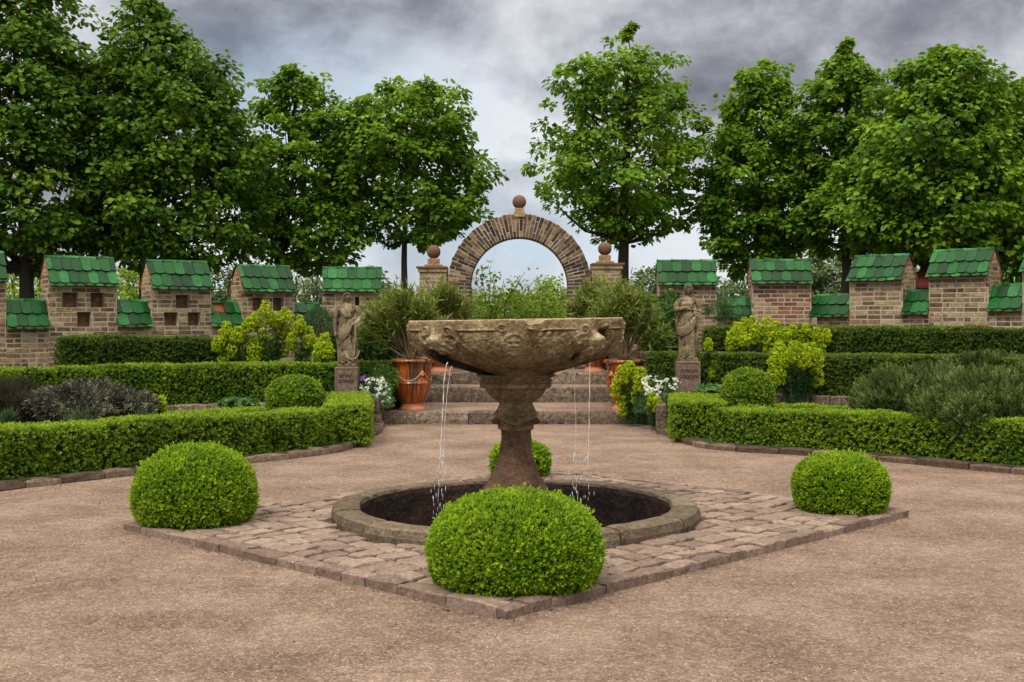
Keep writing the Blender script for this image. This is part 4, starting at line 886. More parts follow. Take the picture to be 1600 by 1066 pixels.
# ---- arch
def arch():
    D = 23.2; k = D / F; cx = X(811.5, D); zc_ = Z(447, D); ri, ro = 76 * k, 113 * k; dep = .62; z0 = .60
    root = empty('garden_arch', (cx, D, z0), 'round brick archway topped by a stone ball between two capped pillars', 'arch')
    b = B(); nv = 52; 
    def vous(a0, a1, r0, r1, c, d1=0.):
        e = .005; j = .0065; V = []
        a0 += j / ((r0 + r1) / 2); a1 -= j / ((r0 + r1) / 2); r0 += .005; r1 -= .005
        for (yy, ee) in ((D + dep - e, 0), (D + d1 + e, 0), (D + d1, e)):
            for (aa, rr) in ((a0, r0), (a1, r0), (a1, r1), (a0, r1)):
                s = 1 if aa == a0 else -1; q = 1 if rr == r0 else -1
                V.append((cx - cos(aa + s * ee / rr) * (rr + q * ee), yy, zc_ + sin(aa + s * ee / rr) * (rr + q * ee)))
        b.add(np.array(V), [np.array([(4 * i + j_, 4 * i + (j_ + 1) % 4, 4 * i + 4 + (j_ + 1) % 4, 4 * i + 4 + j_) for i in range(2) for j_ in range(4)] + [(8, 9, 10, 11), (3, 2, 1, 0)])], c, 0)
    for i in range(nv):
        a0, a1 = PI * i / nv, PI * (i + 1) / nv; w = ro - ri
        cut = [0, .52, 1.] if i % 2 else [0, .26, .76, 1.]; rr = ro + random.uniform(-.008, .012)
        for q in range(len(cut) - 1):
            vous(a0, a1, ri + w * cut[q], (rr if cut[q + 1] == 1 else ri + w * cut[q + 1]), random.uniform(.0, .95), random.uniform(-.006, .006))
    # mortar ring
    S = 60; V = []
    for i in range(S + 1):
        t = PI * i / S
        for (r, y) in ((ri + .006, D + .007), (ro - .012, D + .007), (ro - .012, D + dep - .012), (ri + .006, D + dep - .012)): V.append((cx - cos(t) * r, y, zc_ + sin(t) * r))
    b.add(np.array(V), np.array([(i * 4 + j, i * 4 + (j + 1) % 4, i * 4 + 4 + (j + 1) % 4, i * 4 + 4 + j) for i in range(S) for j in range(4)]), .5, 1)
    b.build('arch_ring', [M['brick_dark'], M['mortar']], root)
    for s in (-1, 1):
        b = B(); xa, xb = (cx - ro, cx - ri) if s < 0 else (cx + ri, cx + ro); w = ro - ri
        for (o, u, n, ww) in (((xa, D), (1, 0), (0, -1), w), ((xb, D), (0, 1), (1, 0), dep), ((xb, D + dep), (-1, 0), (0, 1), w), ((xa, D + dep), (0, -1), (-1, 0), dep)):
            wall_face(b, None, o, u, n, ww, z0, zc_, crange=(0, .8))
        box(b, (xa + .005, D + .005, z0), (xb - .008, D + dep - .008, zc_ - .002), .5, 1)
        b.build('pier', [M['brick_dark'], M['mortar']], root)
        # shoulder pillar
        px0, px1, pyc = ((655, 704, 416) if s < 0 else (924, 971, 411)); xa, xb = X(px0, D), X(px1, D); zt = Z(pyc + 9, D)
        if s < 0: xb = cx - ro - .004
        else: xa = cx + ro + .004
        b = B(); d0 = D + .06; dd = .52; ww = xb - xa
        for (o, u, n, wq) in (((xa, d0), (1, 0), (0, -1), ww), ((xb, d0), (0, 1), (1, 0), dd), ((xb, d0 + dd), (-1, 0), (0, 1), ww), ((xa, d0 + dd), (0, -1), (-1, 0), dd)):
            wall_face(b, None, o, u, n, wq, z0, zt, crange=(.45, 1))
        box(b, (xa + .005, d0 + .005, z0), (xb - .008, d0 + dd - .008, zt - .002), .5, 1)
        pl = b.build('pillar', [M['brick'], M['mortar']], root)
        b = B(); ex = (.05, 0) if s < 0 else (0, .05)
        box(b, (xa - ex[0] * .6, d0 - .03, zt + .002), (xb + ex[1] * .6, d0 + dd + .03, zt + .075), .8, 0, bev=.006); box(b, (xa - ex[0] * 1.3, d0 - .055, zt + .077), (xb + ex[1] * 1.3, d0 + dd + .055, zt + .112), .2, 1, bev=.008)
        b.build('cap', [M['brick'], M['rust']], pl)
        bx = X(676 if s < 0 else 947, D); by = d0 + dd / 2; zc0 = zt + .114
        b = B(); box(b, (bx - .17, by - .17, zc0), (bx + .17, by + .17, zc0 + .04), .5, 0, bev=.01); box(b, (bx - .11, by - .11, zc0 + .042), (bx + .11, by + .11, zc0 + .16), .6, 0, bev=.008); b.build('ball_foot', M['brick'], pl)
        ball(bx, by, zc0 + .155 + .135, .135, root)
    b = B(); zt = zc_ + ro; zf = zt - .04
    box(b, (cx - .105, D - .03, zf - .02), (cx + .105, D + .30, zf + .09), .8, 0, bev=.01); box(b, (cx - .09, D - .01, zf + .092), (cx + .09, D + .28, zf + .15), .7, 0, bev=.01); b.build('ball_foot', M['brick'], root)
    ball(cx, D + .13, zf + .145 + .133, .135, root)
def ball(x, y, z, r, root):
    b = B(); t = np.linspace(-PI / 2, PI / 2, 20); lathe(b, [(max(cos(q), 1e-3) * r, sin(q) * r) for q in t], 32, center=(x, y, z)); b.build('ball_finial', M['rust'], root, smooth=True)
arch()

# ================================================================== glazed pots with oleanders
def pot(px, pyb, D, zb, hwpx, hpx, label):
    x = X(px, D); k = D / F; s = hwpx * k / 33; v = hpx * k / 80
    root = empty('glazed_pot', (x, D, zb), label, 'plant pot', 'glazed urn pots on the steps')
    P = lambda L_: [(a * s, z * v) for a, z in L_]
    def bd(nm, prof, mat, seg=64, disp=None):
        b = B(); lathe(b, prof, seg, disp=disp, center=(0, 0, 0)); o = b.build(nm, mat, None, smooth=True); o.parent = root; o.location = (0, 0, 0); return o
    bd('foot', P([(20.5, 0), (20.8, 3), (19.5, 4), (17.5, 6), (16.8, 9), (17.2, 11), (18.6, 12)]), M['potfoot'])
    body = bd('body', P([(18.4, 11.5), (19.8, 14), (22, 18), (25, 25), (27.2, 32), (28.3, 40), (28.6, 41), (29.2, 41.5), (29.2, 43), (28.5, 43.5), (28.7, 52), (28.6, 62), (28.6, 69), (29.3, 70), (29.3, 71.5), (28.8, 72)]), M['pot'])
    bd('rim', P([(28.8, 72), (30, 73.2), (33, 74.4), (34, 76), (33.6, 78.4), (32, 79.6), (29, 80), (27.2, 79.2), (26.6, 74), (26, 62)]), M['pot'], disp=lambda A, z, R: .004 * np.sin(A * 36) * (R > 30 * s))
    b = B(); lathe(b, P([(26.4, 71), (14, 72.5), (.01, 73)]), 32); o = b.build('potting_soil', M['soil']); o.parent = root; o.location = (0, 0, 0)
    b = B()
    for q in range(4):
        a0 = q * PI / 2 - PI / 2 + .62; pts = []
        for i in range(17):
            t = i / 16; a = a0 + t * (PI / 2); z = (62 - 16 * (1 - (2 * t - 1) ** 2)) ; r = 29.3
            pts.append((cos(a) * r * s, sin(a) * r * s, z * v))
        tube(b, pts, .0055, 6)
        pts = []
        for i in range(22):     # rosette with a spiral
            t = i / 21 * 4.2 * PI; rr = .034 * (1 - .72 * i / 21); pts.append((cos(a0 + cos(t) * rr / (29 * s)) * 29.6 * s, sin(a0 + cos(t) * rr / (29 * s)) * 29.6 * s, (57 * v) + sin(t) * rr))
        tube(b, pts, .005, 6)
    o = b.build('garland_relief', M['pale_glaze'], smooth=True); o.parent = root; o.location = (0, 0, 0)
pot(645, 643, 18.62, .175, 33, 80, 'front glazed urn pot on the left of the bottom step')
pot(977, 641, 18.62, .175, 33, 79, 'front glazed urn pot on the right of the bottom step')
pot(690, 583, 21.9, .615, 33 * 18.6 / 21.9, 68, 'back glazed urn pot mostly hidden by the left of the fountain bowl')
pot(929, 583, 21.9, .615, 33 * 18.6 / 21.9, 68, 'back glazed urn pot mostly hidden by the right of the fountain bowl')
def oleander(px, D, zb, spans, label, n=60, droop=.25, leaf=.125, mat='oleander'):
    """spans: (left px, right px, top py) reached by the stems"""
    x0 = X(px, D); root = empty('oleander_bush', (x0, D, zb), label, 'shrub', 'oleanders in the glazed pots')
    bs = B(); bl = B(); T = t_leaf(leaf, leaf * .2, .1, .12)
    xl, xr, zt = X(spans[0], D), X(spans[1], D), Z(spans[2], D)
    for i in range(n):
        u = random.uniform(-1, 1); tx = (xl + xr) / 2 + u * (xr - xl) / 2; dx = abs(u)
        tz = zb + (zt - zb) * (1 - .62 * dx ** 2.2) * random.uniform(.72, 1.); ty = D + random.uniform(-.75, .75) * sqrt(max(.05, 1 - u * u * .8)) * (xr - xl) / 2 * .8
        r0 = .06; p0 = np.array([x0 + random.uniform(-r0, r0), D + random.uniform(-r0, r0), zb - .02]); p3 = np.array([tx, ty, tz])
        p1 = p0 + np.array([(tx - x0) * .25, (ty - D) * .25, (tz - zb) * .45]); t = np.linspace(0, 1, 9)[:, None]
        pts = (1 - t) ** 2 * p0 + 2 * t * (1 - t) * p1 + t * t * p3; pts = pts + rng.normal(0, .008, pts.shape) * t
        tube(bs, pts, np.linspace(.008, .003, 9), 5, random.random())
        # leaves on the upper part and on side shoots
        for sh in range(4):
            tt = random.uniform(.42, .8) if sh else .55; q0 = (1 - tt) ** 2 * p0 + 2 * tt * (1 - tt) * p1 + tt * tt * p3
            q1 = p3 if sh == 0 else q0 + (p3 - q0) * random.uniform(.5, 1.) + rng.normal(0, .09, 3) + [0, 0, .06]
            m_ = 26 if sh == 0 else 16; w_ = np.linspace(.05, 1, m_)[:, None]; P_ = q0 + (q1 - q0) * w_
            if sh: tube(bs, [q0, (q0 + q1) / 2 + [0, 0, -.01], q1], [.004, .003, .002], 4, random.random())
            dr = norm(q1 - q0 + np.zeros((m_, 3))); ax = dr * 1.1 + rng.normal(0, .55, (m_, 3)) + np.array([0, 0, -droop * .4])
            stamp(bl, T, P_, ax, np.array([0, 0, 1.]) + rng.normal(0, .5, (m_, 3)), rng.uniform(.65, 1.2, m_), np.clip(rng.normal(.5, .22, m_), 0, 1))
    bs.build('stems', M['twig'], root, smooth=True); bl.build('foliage', M[mat], root)
oleander(643, 18.62, .93, (552, 700, 446), 'bushy oleander spreading out of the front left pot beside the statue', 78)
oleander(977, 18.62, .93, (905, 1045, 446), 'bushy oleander spreading out of the front right pot', 74, droop=.8, leaf=.13)
oleander(690, 21.9, 1.36, (640, 745, 448), 'oleander in the back pot in front of the left arch pier', 46)
oleander(929, 21.9, 1.36, (880, 1000, 440), 'oleander in the back pot in front of the right arch pier', 50, droop=.8, leaf=.13)

# ================================================================== statues
import bmesh
def statue(kind, px, D, pyplinth_b, pyplinth_t, pyh, pw, label, text):
    x = X(px, D); zb, zt, zh = Z(pyplinth_b, D), Z(pyplinth_t, D), Z(pyh, D); H = zh - zt - .035; pl = pw / 2 * D / F
    root = empty('plinth', (x, D, zb - .12), label[1], 'plinth')
    def lo(o): o.parent = root; o.location = (-x * 0, 0, 0); return o
    b = B(); box(b, (-pl, -pl, 0), (pl, pl, zt - zb + .12), .5, bev=.012); o = lo(b.build('block', M['plinth']))
    fr = B()
    for (u0, u1, w0, w1) in ((-pl + .012, pl - .012, .94, .965), (-pl + .012, pl - .012, .10, .125), (-pl + .012, -pl + .026, .125, .94), (pl - .026, pl - .012, .125, .94)):
        h = zt - zb; box(fr, (u0, -pl - .006, .12 + h * w0), (u1, -pl + .004, .12 + h * w1), .5)
    lo(fr.build('raised_border', M['plinth']))
    for r, tx in enumerate(text):
        cu = bpy.data.curves.new('inscription', 'FONT'); cu.body = tx; cu.size = .075; cu.extrude = .003; cu.align_x = 'CENTER'; cu.space_character = 1.0
        t_ = bpy.data.objects.new('inscription', cu); COL.objects.link(t_); me = t_.to_mesh(); mm = bpy.data.meshes.new_from_object(t_); t_.to_mesh_clear(); bpy.data.objects.remove(t_)
        t_ = bpy.data.objects.new('inscription', mm); COL.objects.link(t_); mm.materials.clear(); mm.materials.append(M['curb']); t_.parent = root; t_.location = (0, -pl - .0045, .12 + (zt - zb) * .66 - r * .082); t_.rotation_euler = (PI / 2, 0, 0)
    # --- the carved figure, all volumes fused into one skin
    b = B(); s = H
    sway = (lambda z: .018 * np.sin(z * 4.2 + .4)) if kind == 'R' else (lambda z: -.014 * np.sin(z * 4.0))
    def body(prof, seed, folds, amp):
        a = np.arange(160) / 160 * 2 * PI; zs = np.linspace(0.0, .845, 130); W_ = np.interp(zs, [p[0] for p in prof], [p[1] for p in prof]); Dp = np.interp(zs, [p[0] for p in prof], [p[2] for p in prof]); V = []
        for z, w, d in zip(zs, W_, Dp):
            low = np.clip((.62 - z) / .5, 0, 1); up_ = np.clip((z - .62) / .2, 0, 1)
            fa = amp * 3.0 * (low * 1.0 + .3)
            amp2 = 1.9; ph = np.sin(z * 7 + seed) * 1.2
            diag = z * 14 * (.4 + .6 * (z < .55))
            f = np.sin(a * folds + ph + diag * .5) * .6 + np.sin(a * (folds * 2 - 3) + 2.1 * z * 6 + seed) * .4 + .7 * (fbm(np.stack([np.cos(a) * 4, np.sin(a) * 4, np.full(160, z * 5 + seed)], -1)) - .47)
            # knee pushed forward
            kn = .022 * np.exp(-((z - .31) / .10) ** 2) * np.exp(-((a - (-PI / 2 - (.45 if kind == 'R' else -.4))) / .5) ** 2)
            rw, rd = w + fa * f, d + fa * f
            aa = a
            V.append(np.stack([sway(z) + np.cos(a) * rw, np.sin(a) * rd - kn * 2 * (np.sin(aa) < 0), np.full(160, z)], 1))
        n = len(zs); V = np.concatenate(V) ; Q = [(i * 160 + j, i * 160 + (j + 1) % 160, (i + 1) * 160 + (j + 1) % 160, (i + 1) * 160 + j) for i in range(n - 1) for j in range(160)]
        V[:, 2] += .005; b.add(V * s, [np.array(Q), np.array([[j for j in range(160)][::-1]]), np.array([[(n - 1) * 160 + j for j in range(160)]])])
    def tb(pts, rad, seg=12):
        p = np.array(pts, float); q = []; t = np.linspace(0, 1, len(p)); tt = np.linspace(0, 1, max(10, len(p) * 5))
        # smooth interpolation
        P_ = np.stack([np.interp(tt, t, p[:, k]) for k in range(3)], 1)
        for _ in range(3): P_[1:-1] = (P_[:-2] + 2 * P_[1:-1] + P_[2:]) / 4
        tube(b, P_ * s, np.interp(tt, t, rad) * s, seg)
    def el(c, r, rot=0, seg=24):
        t = np.linspace(-PI / 2, PI / 2, 14); a = np.arange(seg) / seg * 2 * PI; V = np.stack([np.outer(np.cos(t), np.cos(a)) * r[0], np.outer(np.cos(t), np.sin(a)) * r[1], np.outer(np.sin(t), np.ones(seg)) * r[2]], -1).reshape(-1, 3)
        V = V + 1e-5 * rng.normal(size=V.shape)
        if rot: V = V @ np.array([[cos(rot), 0, -sin(rot)], [0, 1, 0], [sin(rot), 0, cos(rot)]])
        b.add((V + c) * s, np.array([(i * seg + j, i * seg + (j + 1) % seg, (i + 1) * seg + (j + 1) % seg, (i + 1) * seg + j) for i in range(13) for j in range(seg)]))
    if kind == 'R':
        body([(0, .105, .08), (.06, .098, .078), (.2, .108, .085), (.36, .125, .09), (.5, .118, .088), (.60, .098, .078), (.67, .088, .07), (.75, .105, .078), (.80, .112, .066), (.83, .07, .05), (.845, .03, .03)], 1.3, 11, .012)
        hx = .012
        el((hx, -.012, .925), (.042, .050, .062)); tb([(hx - .004, 0, .83), (hx, -.004, .90)], [.034, .030])
        el((hx, -.062, .918), (.008, .012, .014)); el((hx, -.045, .885), (.018, .016, .014)); el((hx, -.056, .900), (.014, .008, .005))
        for q in (-1, 1):
            el((hx + q * .017, -.054, .932), (.009, .006, .006)); el((hx + q * .02, -.052, .944), (.014, .008, .004))
            tb([(hx + q * .012, -.03, .985), (hx + q * .046, -.02, .955), (hx + q * .054, -.012, .90), (hx + q * .062, -.02, .85), (hx + q * .078, -.035, .80), (hx + q * .072, -.05, .765)], [.020, .022, .020, .018, .015, .007])
            tb([(hx + q * .02, -.045, .972), (hx + q * .042, -.04, .94), (hx + q * .046, -.03, .895)], [.012, .011, .008])
        el((hx, .015, .935), (.052, .052, .060)); lathe_pts = [(.046, 0), (.05, .028), (.04, .03), (.03, .012)]
        a = np.arange(24)/24*2*PI
        tb([(hx + cos(t) * .043, -.008 + sin(t) * .043, .985) for t in np.linspace(0, 2 * PI, 17)], [.013] * 17)
        for t in np.linspace(0, 2 * PI, 10)[:-1]: el((hx + cos(t) * .043, -.008 + sin(t) * .043, .999), (.011, .011, .010))
        # arms
        tb([(-.095, 0, .80), (-.140, -.01, .745), (-.158, -.02, .665)], [.037, .042, .038]); tb([(-.158, -.02, .665), (-.11, -.075, .67), (-.05, -.10, .695)], [.040, .034, .022]); el((-.030, -.108, .70), (.026, .014, .014))
        for q in range(4): tb([(-.03, -.112, .690 + q * .009), (-.008, -.118, .688 + q * .010), (.006, -.108, .684 + q * .010)], [.0055, .005, .004], 6)
        tb([(-.03, -.112, .712), (-.022, -.118, .728), (-.012, -.116, .738)], [.006, .005, .004], 6)
        tb([(.115, 0, .80), (.150, -.01, .74), (.165, -.02, .665)], [.037, .040, .034]); tb([(.165, -.02, .665), (.160, -.07, .64), (.125, -.10, .625)], [.034, .028, .020]); el((.112, -.105, .622), (.024, .016, .016))
        for q in range(4): tb([(.105, -.112, .612 + q * .008), (.085, -.12, .612 + q * .009), (.072, -.11, .61 + q * .009)], [.0055, .005, .004], 6)
        tb([(.11, -.115, .64), (.098, -.122, .652), (.088, -.118, .66)], [.006, .005, .004], 6)
        # sheaf of flowers held against the shoulder
        for q in range(26): el((.105 + rng.normal(0, .028), -.10 + rng.normal(0, .012), .66 + rng.normal(0, .032)), (.014, .012, .016))
        for q in range(7): tb([(.11 + q * .006, -.10, .60), (.13 + q * .004, -.085, .54), (.135 + q * .005, -.07, .47 + .01 * q)], [.008, .010, .006], 6)
        # belt and the mantle sweeping diagonally from the left hip
        tb([(-.088, -.02, .675), (-.05, -.068, .672), (.01, -.082, .668), (.07, -.066, .672), (.10, -.02, .68)], [.010] * 5)
        el((-.035, -.058, .745), (.038, .030, .034)); el((.040, -.058, .745), (.038, .030, .034)); el((.015, -.06, .565), (.075, .045, .075))
        for q in range(6):
            o = q * .021
            tb([(.125, -.055, .615 - o * .5), (.075, -.112 + o * .1, .54 - o), (.0, -.122, .465 - o * 1.1), (-.075, -.105, .415 - o), (-.128, -.04, .41 - o * .7), (-.128, .03, .43 - o)], [.012, .014, .015, .015, .014, .012])
        for q in range(5): tb([(-.13 - .004 * q, -.02 + q * .015, .62), (-.145, -.015 + q * .016, .5), (-.138, -.01 + q * .014, .36 - .015 * q)], [.010, .017, .011])
        for q in range(8):
            xx = -.075 + q * .022; tb([(xx * .3 + .02, -.10, .43 - q * .004), (xx * .8, -.105, .25), (xx * 1.15 - .01, -.085, .10), (xx * 1.3 - .015, -.082, .03)], [.007, .013, .012, .010])
        for q in (-1, 1): el((q * .045 - .01, -.095, .018), (.024, .045, .016))
        basew = .135
    else:
        body([(0, .10, .08), (.06, .10, .078), (.2, .112, .085), (.36, .118, .088), (.5, .112, .085), (.60, .100, .078), (.68, .098, .07), (.75, .112, .078), (.80, .115, .066), (.83, .07, .05), (.845, .03, .03)], 4.1, 12, .013)
        hx = .0; 
        el((hx + .004, -.012, .925), (.042, .050, .060)); tb([(hx - .004, 0, .83), (hx, -.004, .90)], [.036, .030])
        el((hx + .024, -.058, .925), (.009, .012, .014)); el((hx + .018, -.045, .888), (.018, .016, .013)); el((hx + .02, -.054, .904), (.013, .008, .005))
        for q in (-1, 1): el((hx + .016 + q * .017, -.050, .938), (.009, .007, .006))
        el((hx - .008, .012, .94), (.055, .055, .060)); tb([(hx - .035, -.035, .955), (hx - .005, -.052, .985), (hx + .04, -.03, .96)], [.014, .016, .012])
        tb([(hx - .045, -.01, .95), (hx - .058, .0, .89), (hx - .075, -.02, .83)], [.020, .022, .015]); tb([(hx + .045, .0, .95), (hx + .058, .0, .89), (hx + .07, -.02, .84)], [.018, .018, .012])
        # viewer-left arm hangs down, the other reaches to the anchor's stock at the hip
        tb([(-.11, 0, .80), (-.148, .0, .73), (-.162, -.01, .63)], [.038, .040, .034]); tb([(-.162, -.01, .63), (-.172, -.04, .54), (-.165, -.06, .465)], [.034, .028, .020]); el((-.163, -.066, .445), (.016, .018, .026))
        for q in range(4): tb([(-.175 + q * .008, -.075, .435), (-.174 + q * .008, -.082, .412), (-.172 + q * .008, -.078, .395)], [.0055, .005, .004], 6)
        tb([(-.150, -.078, .445), (-.143, -.085, .430), (-.142, -.083, .415)], [.006, .005, .004], 6)
        tb([(.11, 0, .80), (.152, -.01, .735), (.172, -.01, .655)], [.037, .040, .035]); tb([(.172, -.01, .655), (.16, -.07, .60), (.125, -.10, .57)], [.035, .028, .020]); el((.112, -.106, .562), (.022, .016, .018))
        for q in range(4): tb([(.100, -.112, .553 + q * .008), (.082, -.12, .548 + q * .009), (.074, -.108, .543 + q * .009)], [.0055, .005, .004], 6)
        tb([(.11, -.118, .575), (.098, -.125, .585), (.088, -.12, .59)], [.006, .005, .004], 6)
        # anchor
        tb([(.115, -.105, .60), (.125, -.115, .40), (.105, -.12, .12)], [.010, .011, .012]); tb([(.06, -.10, .56), (.17, -.10, .555)], [.009, .009])
        tb([(-.02, -.105, .175), (.01, -.12, .10), (.06, -.125, .07), (.115, -.125, .075), (.160, -.115, .12), (.175, -.10, .19)], [.008, .010, .012, .012, .010, .007])
        el((.175, -.10, .185), (.016, .010, .012)); el((-.02, -.105, .17), (.015, .010, .012))
        el((-.035, -.058, .745), (.040, .032, .034)); el((.042, -.058, .745), (.040, .032, .034))
        for q in range(7):
            o = q * .02
            tb([(.12 - o * .2, -.06, .66 - o * .3), (.05, -.105, .60 - o * 1.1), (-.03, -.112, .52 - o * 1.4), (-.10, -.09, .47 - o * 1.5), (-.130, -.02, .45 - o * 1.4)], [.011, .013, .014, .013, .011])
        for q in range(5): tb([(-.10 + q * .035, -.07 - .01 * (q % 2), .80), (-.06 + q * .028, -.09, .72), (-.02 + q * .018, -.09, .655)], [.010, .010, .007])
        for q in range(6): tb([(-.155 + .005 * q, -.05 + q * .018, .60), (-.155, -.045 + q * .016, .44), (-.14, -.04 + q * .014, .30 - .015 * q)], [.010, .015, .010])
        for q in range(9):
            xx = -.09 + q * .022; tb([(xx * .5 - .02, -.10, .40 - q * .006), (xx * .9, -.105, .25), (xx * 1.1, -.09, .10), (xx * 1.15, -.085, .03)], [.007, .013, .012, .011])
        for q in (-1, 1): el((q * .05, -.10, .02), (.026, .045, .018))
        basew = .13
    box(b, (-basew * s, -.12 * s, -.035), (basew * s, .11 * s, .012), .5)
    o = b.build('statue', M['statue'], None); md = o.modifiers.new('r', 'REMESH'); md.mode = 'VOXEL'; md.voxel_size = .005; md.use_smooth_shade = True
    s2 = o.modifiers.new('s', 'SMOOTH'); s2.factor = .3; s2.iterations = 1
    dg = bpy.context.evaluated_depsgraph_get(); me = bpy.data.meshes.new_from_object(o.evaluated_get(dg)); bpy.data.objects.remove(o)
    n = len(me.vertices); co = np.empty(n * 3, np.float32); me.vertices.foreach_get('co', co); co = co.reshape(-1, 3)
    for a_ in [a for a in me.attributes if a.name == 'v']: me.attributes.remove(a_)
    at = me.attributes.new('v', 'FLOAT', 'POINT'); at.data.foreach_set('value', np.clip(.5 + (fbm(co * 6) - .47) * 1.2, 0, 1).astype(np.float32))
    me.materials.clear(); me.materials.append(M['statue']); me.name = 'statue'
    o = bpy.data.objects.new('statue', me); COL.objects.link(o); o.location = (x, D, zt + .036); ids(o, label[0], 'statue', 'stone statues flanking the steps')
statue('L', 543, 17.95, 620, 573, 457, 35, ('weathered stone statue of a draped figure with an anchor at its feet', 'short square stone plinth under the left statue'), ['IXVIVI', 'XIVVIX'])
statue('R', 1074, 17.85, 616, 564, 446, 36, ('weathered stone statue of a draped woman holding flowers, long hair', 'stone plinth with carved lettering under the right statue'), ['TVVVIV', 'XXXVIV'])

# ================================================================== bedding plants
T_LIN = t_rhomb(.075, .013); T_BR = t_sprig(5, .019, .018, .012, 1.1, 3); T_SM = t_rhomb(.03, .012)
def euphorbia(px, D, zb, heads, label, hr0=.074, name='euphorbia_plant', low=True):
    """heads: (px, top py) of each yellow-green flower column"""
    x0 = X(px, D); root = empty(name, (x0, D, zb), label, 'plant', 'euphorbias')
    bs = B(); bl = B(); bf = B()
    for (hx, hy) in heads:
        tx = X(hx, D); tz = Z(hy, D); ty = D + random.uniform(-.22, .22); p0 = np.array([x0 + (tx - x0) * .4, D + random.uniform(-.05, .05), zb]); p1 = np.array([tx, ty, tz]); Ls = np.linalg.norm(p1 - p0)
        tube(bs, [p0, (p0 + p1) / 2 + [0, 0, .03], p1 - [0, 0, .02]], [.008, .007, .004], 5, .3)
        m_ = int(90 + 120 * Ls); w_ = rng.random(m_)[:, None] ** .8 * .86; P_ = p0 + (p1 - p0) * w_; a = rng.random(m_) * 2 * PI
        ax = np.stack([np.cos(a), np.sin(a), rng.uniform(-.2, .8, m_)], 1); stamp(bl, T_LIN, P_, ax, np.array([0, 0, 1.]) + rng.normal(0, .3, (m_, 3)), rng.uniform(.8, 1.5, m_), np.clip(rng.normal(.5, .2, m_), 0, 1))
        hr = hr0 * random.uniform(1.0, 1.35); L_ = hr * random.uniform(1.3, 2.0); m_ = 330; U = norm(rng.normal(size=(m_, 3))); cen = p1 - [0, 0, L_]
        P_ = cen + U * [hr, hr, L_] * (.80 + .24 * rng.random((m_, 1))) * (1 + .16 * np.sin(U[:, 2:3] * 9))
        stamp(bf, T_BR, P_, U + rng.normal(0, .3, U.shape), None, rng.uniform(.7, 1.35, m_), np.clip(rng.normal(.5, .25, m_), 0, 1))
    bs.build('stems', M['herb'], root); bl.build('leaves', M['spurge'], root); bf.build('flower_heads', M['bract'], root)
euphorbia(372, 18.95, .75, [(352, 505), (341, 528), (375, 512), (392, 498), (365, 532), (350, 548), (384, 540), (398, 530)], 'euphorbia at the left end of the yellow-green group, lower than the next')
euphorbia(415, 19.1, .75, [(403, 490), (418, 472), (430, 490), (446, 483), (436, 508), (408, 515), (424, 530), (450, 512), (412, 545), (440, 538)], 'tallest yellow-green euphorbia below the third niche merlon')
euphorbia(470, 19.0, .75, [(468, 495), (480, 512), (455, 522), (490, 530), (470, 540)], 'yellow-green euphorbia in the middle between tall heads and statue')
euphorbia(512, 18.9, .75, [(510, 523), (516, 538), (498, 540)], 'yellow-green euphorbia closest to the left statue')
euphorbia(252, 15.0, .08, [(247, 617), (258, 620), (252, 630)], 'small yellow euphorbia beside the grey purple sage', .05)
euphorbia(1182, 18.62, .44, [(1150, 505), (1165, 499), (1180, 497), (1195, 498), (1210, 504), (1141, 518), (1158, 520), (1178, 515), (1200, 518)], 'euphorbia with a rounded head in the right upper bed')
euphorbia(1262, 18.6, .44, [(1240, 510), (1258, 508), (1275, 514), (1293, 516), (1250, 526), (1225, 513), (1280, 530), (1262, 532)], 'loose bright euphorbia behind the right middle hedge', .06)
euphorbia(1243, 17.0, .42, [(1208, 552), (1222, 536), (1236, 533), (1252, 540), (1268, 537), (1282, 548), (1212, 568), (1245, 556), (1270, 560), (1228, 552), (1258, 575), (1280, 572), (1235, 572)], 'brightest yellow euphorbia in front of the right middle hedge', .075)
euphorbia(1108, 17.95, .42, [(1104, 530), (1114, 555), (1110, 575)], 'slim euphorbia just right of the right statue', .045)
euphorbia(990, 17.7, .05, [(972, 572), (985, 567), (999, 575), (966, 592), (980, 598), (995, 604), (1008, 590), (975, 616)], 'drooping yellow-green euphorbia covering the right front pot', .075)
euphorbia(1022, 17.0, .05, [(1018, 615), (1026, 622), (1020, 632)], 'small yellow euphorbia below the white flowers at the right steps', .045)
